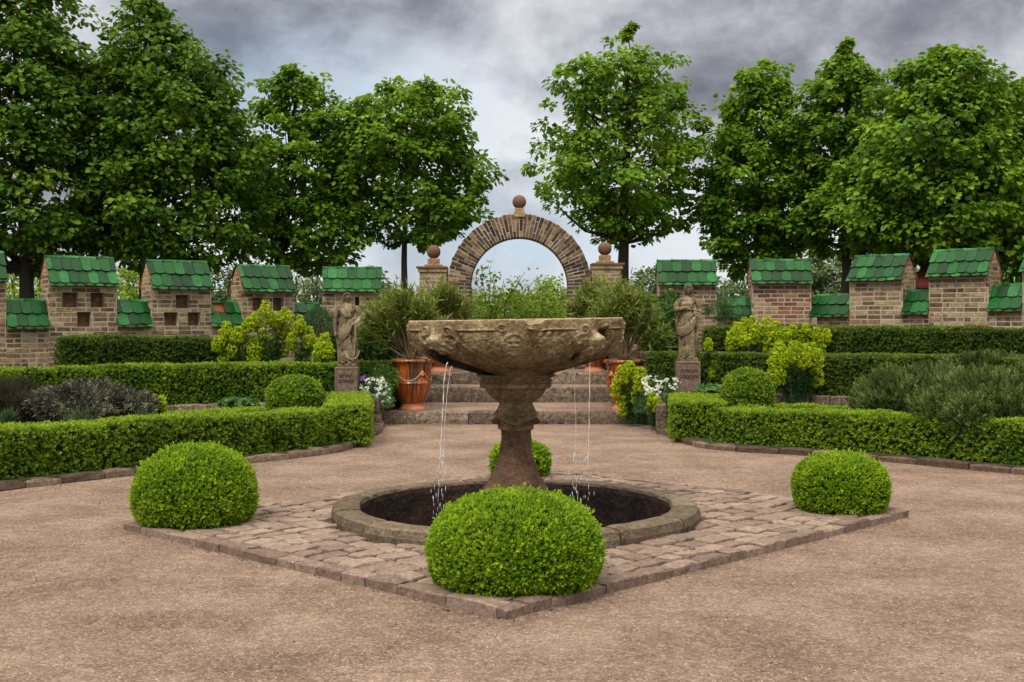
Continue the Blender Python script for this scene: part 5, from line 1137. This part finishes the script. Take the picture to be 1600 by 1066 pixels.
def mound(blobs, mat, T, label, name, n=2500, sc=1., ax_up=.6, jit=.4, cat='shrub', group=None, stemmat='twig', leafn=1, cj=.2, zb=None, spray=None):
    """blobs: (px, py, D, rx_px, ry_px)"""
    x, y, D, rx, ry = blobs[0]; zb = Z(y + ry, D) if zb is None else zb; root = empty(name, (X(x, D), D, zb), label, cat, group); b = B(); bs = B()
    A_ = sum(q[3] * q[4] * (q[2] / F) ** 2 for q in blobs)
    bases = []
    for (px, py, D, rx, ry) in blobs:
        k = D / F; m_ = max(30, int(n * rx * ry * k * k / A_)); U = norm(rng.normal(size=(m_, 3))); c0 = np.array([X(px, D), D, Z(py, D)]); rad = (rng.random((m_, 1)) ** .22)
        l = 1 + (fbm(U * 3 + px) - .47)[:, None] * .5 + (fbm(U * 9 + py, 2) - .37)[:, None] * .45; P_ = c0 + U * [rx * k, min(rx, ry * 1.6) * k, ry * k] * rad * l; P_[:, 2] = np.maximum(P_[:, 2], zb + .01)
        ax = U + [0, 0, ax_up] + rng.normal(0, jit, U.shape); stamp(b, T, P_, ax, None, sc * rng.uniform(.7, 1.3, m_), np.clip(rng.normal(.5, cj, m_) + (fbm(P_ * 7) - .46) * 1.3, 0, 1))
        for i in range(max(5, m_ // 60)):
            e = P_[rng.integers(m_)]; base = np.array([c0[0] + random.uniform(-.5, .5) * rx * k, D + random.uniform(-.1, .1), zb]); bases.append(base); tube(bs, [base, (base + e) / 2 + [0, 0, .02], e], [.006, .005, .003], 4, random.random())
    bases.sort(key=lambda q: q[0]); tube(bs, np.array(bases) + [0, 0, .003], .006, 4, .3)
    b.build('foliage', M[mat], root); bs.build('stems', M[stemmat], root); return root
LAV = t_sprig(12, .038, .012, .09, .55, 5)
mound([(1405, 620, 14.9, 62, 40), (1460, 614, 14.9, 58, 38), (1375, 636, 14.8, 40, 24)], 'lavender', LAV, 'grey green lavender mound between euphorbia and the large one at right', 'lavender_bush', 7500, .9, 1.0, .35, group='lavender bushes')
mound([(1540, 630, 13.7, 78, 46), (1475, 636, 13.8, 44, 32), (1600, 622, 13.8, 70, 42), (1512, 652, 13.0, 34, 30), (1575, 640, 13.15, 60, 26), (1470, 646, 13.4, 34, 24)], 'lavender', LAV, 'larger grey green lavender bush hanging over the right hedge', 'lavender_bush', 9500, 1.0, .9, .45, group='lavender bushes', zb=.12)
mound([(1545, 580, 16.0, 70, 22)], 'lavender', LAV, 'small lavender top showing behind the larger right bush', 'lavender_bush', 3000, .95, 1.0, .35, group='lavender bushes', zb=.4)
SG = t_sprig(7, .048, .016, .05, .95, 6)
mound([(140, 625, 14.4, 58, 28), (85, 632, 14.2, 38, 24), (200, 634, 14.5, 44, 22), (120, 645, 14.0, 60, 14)], 'sage', SG, 'spreading grey purple sage behind the left front hedge', 'sage_bush', 4200, .9, .5, .5)
mound([(20, 628, 14.6, 40, 26), (45, 640, 14.3, 20, 18)], 'fennel', t_sprig(10, .05, .004, .08, .6, 7), 'dark bronze fine-leaved plant at the left edge behind the hedge', 'bronze_fennel', 3800, 1., .9, .4, cat='plant', stemmat='bark')
mound([(588, 612, 17.9, 24, 22), (600, 628, 17.7, 15, 18)], 'herb', T_SM, 'white flowering bushy plant between left statue and pot', 'candytuft_plant', 1500, 1.3, .5, .5, cat='plant', stemmat='herb', group='white flowering plants')
mound([(1032, 615, 17.4, 28, 26), (1040, 640, 17.2, 18, 18), (1010, 640, 17.2, 20, 22)], 'spurge', T_LIN, 'white flowering plant left of the right statue plinth', 'candytuft_plant', 1500, .8, .5, .5, cat='plant', stemmat='herb', group='white flowering plants')
def flowers(root_name, blobs, mat, n, label, cat='flowers', sc=1.):
    b = B(); T = t_sprig(5, .016, .014, .002, 1.3, 9)
    for (px, py, D, rx, ry) in blobs:
        k = D / F; U = norm(rng.normal(size=(n, 3))); U[:, 1] = -np.abs(U[:, 1]); U[:, 2] = U[:, 2] * .9 + .15
        cl = rng.integers(0, max(3, n // 9), n); cc = norm(rng.normal(size=(max(3, n // 9), 3))); cc[:, 1] = -np.abs(cc[:, 1]); P_ = np.array([X(px, D), D, Z(py, D)]) + (cc[cl] * 1.02 + rng.normal(0, .07, (n, 3))) * [rx * k, rx * k * .8, ry * k]
        stamp(b, T, P_, U + [0, -.3, .6], None, sc * rng.uniform(.8, 1.3, n), rng.random(n))
    return b
for blobs, lab in (([(587, 604, 17.9, 22, 14), (598, 618, 17.7, 12, 16)], 'L'), ([(1032, 600, 17.3, 26, 16), (1022, 612, 17.2, 14, 10)], 'R')):
    o = flowers('f', blobs, 'white', 210, '').build('white_blossoms', M['white'])
    par = [q for q in COL.objects if q.name.startswith('candytuft_plant')][0 if lab == 'L' else 1]; o.parent = par; o.location = (-parent_world(par))[:]
mound([(575, 588, 18.25, 40, 20), (606, 590, 18.2, 20, 16), (520, 600, 18.1, 14, 16)], 'laurel', T_SM, 'leafy cranesbill with small purple flowers beside the left statue', 'cranesbill_plant', 2600, 1.5, .4, .6, cat='plant', stemmat='herb')
par = [q for q in COL.objects if q.name.startswith('cranesbill_plant')][0]; o = flowers('f', [(580, 590, 18.15, 38, 22)], 'purple', 26, '', sc=1.5).build('purple_blossoms', M['purple']); o.parent = par; o.location = (-parent_world(par))[:]
TR = t_sprig(5, .07, .075, .01, 1.25, 12)
for (px, py, D, rx, lab) in ((372, 632, 17.35, 30, 'low round-leaved plants at the foot of the left middle hedge'), (1110, 612, 17.5, 22, 'round-leaved plant between the right plinth and the box dome'), (512, 622, 17.5, 24, 'round-leaved plant at the foot of the left statue plinth')):
    mound([(px, py, D, rx, 8)], 'herb', TR, lab, 'lady_mantle_plant', 120, .85, .9, .4, cat='plant', stemmat='herb', group='low round-leaved plants', zb=.30)
IR = t_sprig(14, .2, .014, .02, .75, 15)
for (px, py, D, lab) in ((10, 652, 13.6, 'blue green tuft of strap leaves at the far left edge'), (125, 655, 13.7, 'blue green strap-leaved tuft in front of the sage'), (220, 655, 14.0, 'blue green tuft of leaves between sage and small euphorbia'), (1118, 592, 18.0, 'tuft of narrow leaves right of the right statue'), (1125, 480, 20.6, 'narrow leaved green shrub before the missing tile on the right')):
    z = Z(py + 8, D); b = B(); n = 14 if D < 20 else 60; P_ = np.array([X(px, D), D, z]) + rng.normal(0, 1, (n, 3)) * ([.035, .035, .01] if D < 20 else [.22, .15, .12]); stamp(b, IR, P_, np.array([0, 0, 1.]) + rng.normal(0, .3, (n, 3)), None, rng.uniform(.6, 1, n), rng.random(n), 0)
    ids(b.build('strap_leaf_plant', M['spurge'], origin=(X(px, D), D, z)), lab, 'plant')
# laurels behind the pots
mound([(605, 530, 20.3, 44, 36), (632, 520, 20.5, 30, 40)], 'laurel', t_sprig(5, .05, .024, .04, .9, 21), 'dark glossy shrub behind the left front oleander', 'laurel_shrub', 5200, 1., .4, .6, group='dark shrubs behind the oleanders', zb=.8)
mound([(1035, 515, 20.4, 42, 42), (1010, 500, 20.6, 26, 36), (1050, 480, 20.8, 22, 24)], 'laurel', t_sprig(5, .05, .024, .04, .9, 22), 'dark glossy shrub between right oleander and right statue', 'laurel_shrub', 5200, 1., .4, .6, group='dark shrubs behind the oleanders', zb=1.0)
mound([(545, 545, 20.6, 30, 30)], 'laurel', t_sprig(5, .05, .024, .04, .9, 23), 'dark glossy shrub directly behind the left statue', 'laurel_shrub', 2200, 1., .4, .6, group='dark shrubs behind the oleanders', zb=.8)
mound([(500, 510, 20.6, 24, 26), (1100, 500, 20.6, 20, 22)][:1], 'spurge', T_LIN, 'blue green leafy shrub behind the euphorbias', 'leafy_shrub', 1800, 1.1, .7, .5, zb=.8)
# two big lobed leaves on the hedge
b = B(); T = t_leaf(.15, .16, .06, .3); P_ = np.array([[X(1543, 12.9), 12.9, Z(668, 12.9)]] * 3); stamp(b, T, P_, np.array([[-.6, -.5, -.5], [.7, -.5, -.3], [0.05, -.6, -.8]]), np.array([[0, -1, .5]] * 3), [1, 1, .8], [.6, .8, .7])
ids(b.build('broad_leaf_seedling', M['herb'], origin=tuple(P_[0])), 'broad bright green leaves growing out of the right front hedge', 'plant')

# ================================================================== trees
LF = t_leaf(.128, .108, .22, .25); LF2 = t_leaf(.12, .10, .18, .2)
def crown(outline, D, ncl, per, T, rc=.34, depth=.8, sc=1., seed=0, inner=.35, dens_top=1.):
    o = np.array(outline, float); py = o[:, 0]; z_ = [Z(p, D) for p in py]; k = D / F
    zs = []; cen = []
    b = B(); A_ = (o[:, 2] - o[:, 1]); tot = np.interp(np.linspace(py[0], py[-1], 200), py, A_); cdf = np.cumsum(tot ** 1.35); cdf /= cdf[-1]; yy = np.linspace(py[0], py[-1], 200)
    Pc = []
    for i in range(ncl):
        y = np.interp(random.random(), cdf, yy); l, r = np.interp(y, py, o[:, 1]), np.interp(y, py, o[:, 2]); h = (r - l) / 2 * k; cx = X((l + r) / 2, D)
        a = random.random() * 2 * PI; rr = random.random() ** inner; zz_ = Z(y, D)
        bump = fbm(np.array([cos(a) * 2.6 + seed + cx, sin(a) * 2.6, zz_ * 1.5]), 3) - .42
        hh = max(.05, h * (1.0 + .95 * bump) - rc * .35)
        if random.random() < .16: rr = random.uniform(1.04, 1.22)
        Pc.append((cx + cos(a) * rr * hh, D + sin(a) * rr * hh * depth, Z(y, D), h, cx))
    Pc = np.array(Pc)
    for c in Pc:
        out = norm(np.array([c[0] - c[4], (c[1] - D), .35 * c[3]])); m_ = int(per * random.uniform(.6, 1.4)); R_ = rc * random.uniform(.55, 1.15) * min(1, .45 + c[3] * .6)
        U = norm(rng.normal(size=(m_, 3))); rad = rng.random((m_, 1)) ** .4; Pp = c[:3] + U * rad * [R_, R_, R_ * .62] + out * 0
        ax = U * [.9, .9, .4] + out * .5 + [0, 0, -.45] + rng.normal(0, .35, (m_, 3)); nr = np.array([0, 0, 1.]) + out * .5 + rng.normal(0, .45, (m_, 3))
        cc = np.clip(random.gauss(.5, .14) + rng.normal(0, .2, m_), 0, 1); stamp(b, T, Pp, ax, nr, sc * rng.uniform(.65, 1.2, m_), cc)
    return b, Pc
def tree(px, D, trunk_px, zb, outline, label, ncl=300, per=42, mat='linden', tr=.12, rc=.34, group='young lime trees behind the wall', T=LF, sc=1., inner=.35, limbs=26, fork=None, name='lime_tree'):
    x0 = X(trunk_px, D); root = empty(name, (x0, D, zb), label, 'tree', group)
    b, Pc = crown(outline, D, int(ncl * 1.12), int(per * 1.12), T, rc * .94, sc=sc, inner=inner); b.build('crown', M[mat], root)
    b = B(); ytop = outline[0][0]; ybot = outline[-1][0]; zt, zl = Z(ytop, D), Z(ybot, D); xc = X((outline[len(outline) // 2][1] + outline[len(outline) // 2][2]) / 2, D)
    n = 16; t = np.linspace(0, 1, n); zs = zb + (zt - .5 - zb) * t; xs = x0 + (xc - x0) * t ** 1.5 * .8 + rng.normal(0, .02, n) * t; ys = D + rng.normal(0, .02, n) * t
    tube(b, np.stack([xs, ys, zs], 1), tr * (1 - .85 * t ** 1.1) * (1 + .35 * np.exp(-t * 14)), 12)
    idx = rng.choice(len(Pc), min(limbs, len(Pc)), replace=False)
    for i in idx:
        e = Pc[i, :3]; zst = max(zl + .1, e[2] - random.uniform(.5, 1.4)); zst = min(max(zst, zl - .2), zt - .8); tt = (zst - zb) / (zt - .5 - zb); s_ = np.array([np.interp(zst, zs, xs), np.interp(zst, zs, ys), zst])
        r0 = tr * (1 - .85 * min(1, tt)) * .55 + .006; mid = s_ * .5 + e * .5 + [0, 0, -.12] + rng.normal(0, .06, 3); tube(b, [s_, s_ * .72 + mid * .28 + rng.normal(0, .02, 3), mid, mid * .5 + e * .5 + rng.normal(0, .05, 3), e], [r0, r0 * .8, r0 * .6, r0 * .42, .008], 6)
    b.build('trunk', M['bark'], root, smooth=True); return root
tree(30, 25, 45, .4, [(-85, -20, 60), (-40, -60, 90), (0, -90, 112), (60, -120, 125), (130, -130, 140), (220, -140, 150), (320, -150, 160), (400, -140, 140), (425, -60, 110)], 'tall dark lime tree at the left edge of the garden', 560, 48, 'linden_dark', .17, .40)
tree(240, 26, 226, .4, [(-12, 228, 244), (12, 192, 272), (50, 172, 292), (90, 142, 322), (130, 128, 352), (200, 122, 372), (290, 110, 392), (370, 120, 400), (415, 170, 350)], 'tallest fully visible dark lime tree, second from the left', 560, 46, 'linden_dark', .15, .38)
tree(470, 28, 432, .4, [(112, 445, 488), (128, 402, 500), (165, 392, 520), (210, 372, 545), (280, 362, 572), (350, 372, 588), (400, 400, 560), (420, 450, 520)], 'slender lime tree with two small peaks, third from the left', 300, 42, 'linden', .14, .34, inner=.45, limbs=40)
tree(650, 28, 630, .4, [(124, 590, 612), (136, 582, 692), (170, 536, 722), (215, 526, 736), (265, 530, 748), (300, 534, 756), (340, 540, 738), (372, 565, 710), (386, 610, 670)], 'rounded lime tree with a bare thin trunk left of the arch', 330, 44, 'linden', .10, .34)
tree(980, 28, 972, .4, [(42, 980, 996), (62, 960, 1008), (80, 905, 1035), (120, 882, 1062), (170, 872, 1092), (210, 862, 1112), (260, 832, 1110), (310, 845, 1095), (350, 895, 1070), (385, 940, 1010)], 'open crowned lime tree with gaps right of the arch', 340, 38, 'linden', .17, .33, inner=.5, limbs=46)
tree(1190, 28, 1185, .4, [(100, 1185, 1208), (118, 1152, 1232), (160, 1132, 1240), (220, 1118, 1262), (300, 1105, 1280), (350, 1100, 1285), (385, 1112, 1265), (430, 1140, 1180)], 'narrow lime tree behind the red brick merlons', 330, 44, 'linden', .13, .34)
tree(1320, 27, 1322, .4, [(66, 1318, 1328), (95, 1300, 1345), (130, 1262, 1395), (180, 1248, 1402), (260, 1240, 1412), (340, 1245, 1410), (395, 1270, 1390)], 'pointed lime tree with a dark trunk between two merlons', 330, 44, 'linden', .15, .34)
tree(1480, 25, 1440, .4, [(78, 1462, 1500), (98, 1420, 1545), (140, 1385, 1580), (200, 1355, 1605), (290, 1338, 1625), (360, 1345, 1630), (405, 1400, 1600)], 'broad dense lime tree, largest on the right', 520, 48, 'linden', .16, .37)
tree(1650, 26, 1625, .4, [(128, 1590, 1700), (200, 1560, 1760), (300, 1550, 1780), (400, 1560, 1760), (440, 1600, 1700)], 'dark lime tree cut off by the right edge', 360, 46, 'linden_dark', .16, .38)
# lone outer sprays of the open tree
def spray(pts, D, label=None): pass
# background: bushes and small trees
def bush(px, D, outline, label, ncl, mat='bush', per=40, zb=.3, rc=.4, T=LF2, sc=1., cat='bush', name='wild_bush', group='bushes beyond the garden wall'):
    root = empty(name, (X(px, D), D, zb), label, cat, group); b, Pc = crown(outline, D, ncl, per, T, rc, sc=sc, inner=.5); b.build('foliage', M[mat], root)
    b = B()
    for i in rng.choice(len(Pc), min(12, len(Pc)), replace=False):
        e = Pc[i, :3]; s_ = np.array([X(px, D) + random.uniform(-.2, .2), D, zb - .1]); tube(b, [s_, s_ * .5 + e * .5 + rng.normal(0, .1, 3), e], [.05, .03, .01], 5)
    b.build('stems', M['bark'], root)
bush(770, 33, [(447, 750, 780), (460, 725, 830), (480, 700, 850), (530, 690, 860)], 'pale green bush seen through the left half of the arch', 110, T=LF2, sc=.8)
bush(870, 34, [(433, 850, 900), (445, 822, 930), (470, 800, 950), (530, 790, 960)], 'bright yellow green bush seen through the right half of the arch', 130, sc=.8)
bush(810, 31, [(462, 770, 850), (480, 740, 890), (540, 730, 900)], 'lowest leafy bush seen in the middle of the arch', 110, sc=.75)
bush(575, 34, [(415, 565, 590), (432, 530, 612), (470, 505, 640), (520, 500, 650)], 'bush left of the arch behind the last left merlon', 120, 'bush_dull', sc=.85)
bush(1050, 38, [(414, 1020, 1060), (432, 985, 1110), (470, 970, 1140), (520, 970, 1150)], 'distant bush right of the arch pillar', 150, 'bush_dull', sc=.9)
bush(1190, 40, [(405, 1160, 1230), (430, 1110, 1290), (470, 1100, 1300), (520, 1100, 1300)], 'grey green bush between the two red merlons', 180, 'bush_dull', sc=1.)
bush(1290, 39, [(390, 1260, 1310), (430, 1230, 1350), (480, 1220, 1360), (520, 1220, 1360)], 'grey green bush left of the dark trunk', 150, 'bush_dull', sc=1.)
bush(1500, 36, [(400, 1400, 1600), (440, 1360, 1660), (500, 1350, 1680)], 'dark bush beyond the right end of the wall', 220, 'linden_dark', sc=1.)
bush(350, 36, [(415, 320, 370), (440, 290, 400), (480, 280, 420), (520, 280, 420)], 'dull green bush between the second and third left merlons', 120, 'bush_dull', sc=.9)
bush(200, 36, [(420, 150, 250), (450, 120, 290), (520, 110, 300)], 'yellow green bush between the first and second left merlons', 120, 'bush', sc=.9)
bush(40, 34, [(415, 0, 80), (450, -60, 110), (520, -80, 120)], 'yellow green bush behind the wall at the far left', 110, 'bush', sc=.9)
bush(480, 40, [(440, 440, 520), (470, 420, 545), (520, 420, 545)], 'low far bush under the small bare tree', 90, 'bush_dull', sc=.9)
# small thin tree between the last merlons, and the twiggy shoots in the arch
def thin_tree(px, D, zb, tops, label, name='sapling', leaves=26, r=.03, mat='bush_dull', cat='tree'):
    root = empty(name, (X(px, D), D, zb), label, cat); b = B(); bl = B(); base = np.array([X(px, D), D, zb])
    for (tx, ty) in tops:
        e = np.array([X(tx, D), D + random.uniform(-.4, .4), Z(ty, D)]); m_ = base + (e - base) * [.25, .3, .55]; t = np.linspace(0, 1, 12)[:, None]; P_ = (1 - t) ** 2 * base + 2 * t * (1 - t) * m_ + t * t * e + rng.normal(0, .02, (12, 3)) * t
        tube(b, P_, np.linspace(r, .006, 12), 5); w = rng.random(leaves)[:, None] ** .6; w = .45 + .55 * w; Q = (1 - w) ** 2 * base + 2 * w * (1 - w) * m_ + w * w * e + rng.normal(0, .10, (leaves, 3))
        stamp(bl, LF2, Q, rng.normal(0, 1, (leaves, 3)), np.array([0, 0, 1.]) + rng.normal(0, .5, (leaves, 3)), rng.uniform(.5, 1., leaves), rng.random(leaves))
    b.build('trunk', M['bark'], root); bl.build('foliage', M[mat], root)
thin_tree(492, 34, .4, [(470, 420), (485, 405), (500, 398), (512, 410), (540, 418), (555, 430), (455, 430), (528, 440)], 'small bare-stemmed tree in the gap before the last left merlon', leaves=30, r=.05)
thin_tree(455, 33, .4, [(440, 400), (452, 395), (465, 410)], 'thin trunk standing between the third and fourth left merlons', leaves=20, r=.05, mat='linden_dark')
thin_tree(765, 31, .8, [(742, 425), (752, 414), (765, 417), (775, 428), (790, 435), (812, 440), (822, 425), (845, 432), (880, 436)], 'sparse leafy shoots standing up against the sky inside the arch', 'leafy_shoots', 34, .012, 'bush', 'shrub')
# red roof of a shelter beyond the wall
def red_roof():
    D = 24.5; root = empty('garden_shelter', (X(1450, D), D, .5), 'dark red pitched shelter roof glimpsed between right merlons', 'shelter'); b = B()
    za, zt = Z(447, D), Z(417, D); x0, x1 = X(1422, D), X(1500, D); V = [(x0, D - .5, za), (x1, D - .5, za), (x1, D + 1.2, za), (x0, D + 1.2, za), ((x0 + x1) / 2 - .1, D + .35, zt), ((x0 + x1) / 2 + .1, D + .35, zt)]
    V = np.array(V); b.faces(np.concatenate([V, V - [0, 0, .05]]), [[0, 1, 5, 4], [1, 2, 5], [2, 3, 4, 5], [3, 0, 4], [6, 10, 11, 7], [7, 11, 8], [8, 11, 10, 9], [9, 10, 6], [0, 6, 7, 1], [1, 7, 8, 2], [2, 8, 9, 3], [3, 9, 6, 0]]); b.build('roof', M['roofred'], root)
    for (x, y) in ((x0 + .08, D - .4), (x1 - .08, D - .4), (x0 + .08, D + 1.1), (x1 - .08, D + 1.1)):
        b = B(); box(b, (x - .04, y - .04, .5), (x + .04, y + .04, za - .02)); b.build('post', M['bark'], root)
red_roof()
# far tree line beyond the meadow
bf = B()
for i in range(900):
    x = random.uniform(-70, 75); y = random.uniform(88, 110); h = 1.5 + 1.6 * vn(np.array([x * .12, 0, 0])) + random.random() * .5
    m_ = 14; U = norm(rng.normal(size=(m_, 3))); stamp(bf, LF, np.array([x, y, .5 + random.random() * h * 1.2]) + U * [1.0, 1.0, .7], U + [0, 0, -.3], np.array([0, 0, 1.]) + rng.normal(0, .4, (m_, 3)), rng.uniform(2.5, 5, m_), rng.random(m_))
ids(bf.build('far_woods', M['bush_dull']), 'distant band of woodland beyond the meadow', 'woodland', kind='stuff')

# ================================================================== loose pebbles on the court
def pebbles():
    b = B(); n = 15000; D_ = 5.0 + 9.5 * rng.random(n) ** 1.7; x = (rng.random(n) - .5) * (D_ * .9 + .4); P_ = np.stack([x, D_, np.full(n, .001)], 1)
    # keep off the paving
    A_ = np.stack([PL - PF, PR - PF], 1); st = np.linalg.solve(A_, (P_[:, :2] - PF).T).T; ins = (st[:, 0] > -.01) & (st[:, 0] < 1.01) & (st[:, 1] > -.01) & (st[:, 1] < 1.01); P_ = P_[~ins]
    kk = [np.array(kl), np.array(kr)]
    r = np.hypot(P_[:, 0] - .1, P_[:, 1] - 9.4); P_ = P_[(r < 4.6) | (P_[:, 1] < 10)]; n = len(P_)
    ico = np.array([(1, 0, 0), (0, 1, 0), (-1, 0, 0), (0, -1, 0), (0, 0, .7), (0, 0, -.5)]); Fc = np.array([(0, 1, 4), (1, 2, 4), (2, 3, 4), (3, 0, 4), (1, 0, 5), (2, 1, 5), (3, 2, 5), (0, 3, 5)])
    stamp(b, (ico, Fc), P_, np.array([0, 0, 1.]) + rng.normal(0, .5, (n, 3)), None, .0016 + .0042 * rng.random(n) ** 3, rng.random(n))
    ids(b.build('loose_pebbles', M['pebble']), 'scattered small pebbles on the gravel court', 'pebbles', kind='stuff')
M['pebble'] = solid_mat('pebbles', [(0, (.15, .095, .07)), (.5, (.38, .26, .19)), (1, (.66, .56, .45))], bump=.2)
pebbles()

def litter():
    b = B(); P_ = []
    for ln, sg in ((kl, -1), (kr, 1)):
        q, L_ = resample(ln[:-1], .05)
        for _ in range(110):
            p = q[rng.integers(len(q))]; P_.append((p[0] - sg * abs(rng.normal(0, .22)) * .6, p[1] - abs(rng.normal(0, .22)) - .1, .006))
    for _ in range(120): P_.append((rng.uniform(-4, 4.2), rng.uniform(5.2, 15), .006))
    for (p, q) in ((PF, PL), (PF, PR)):
        for _ in range(70): t = rng.random(); c = p + (q - p) * t; P_.append((c[0], c[1] - abs(rng.normal(0, .06)) - .02, .006))
    P_ = np.array(P_); n = len(P_); stamp(b, t_leaf(.022, .014, .3, .2), P_, rng.normal(0, 1, (n, 3)) * [1, 1, .15], np.array([0, 0, 1.]) + rng.normal(0, .25, (n, 3)), rng.uniform(.4, 1.2, n), rng.random(n))
    ids(b.build('leaf_litter', M['litter']), 'tiny dry leaves scattered on the gravel along the kerbs', 'leaf litter', kind='stuff')
M['litter'] = leaf_mat('dry leaf litter', (.06, .035, .02), (.16, .11, .05), (.34, .27, .12), .2, .8, .1)
litter()
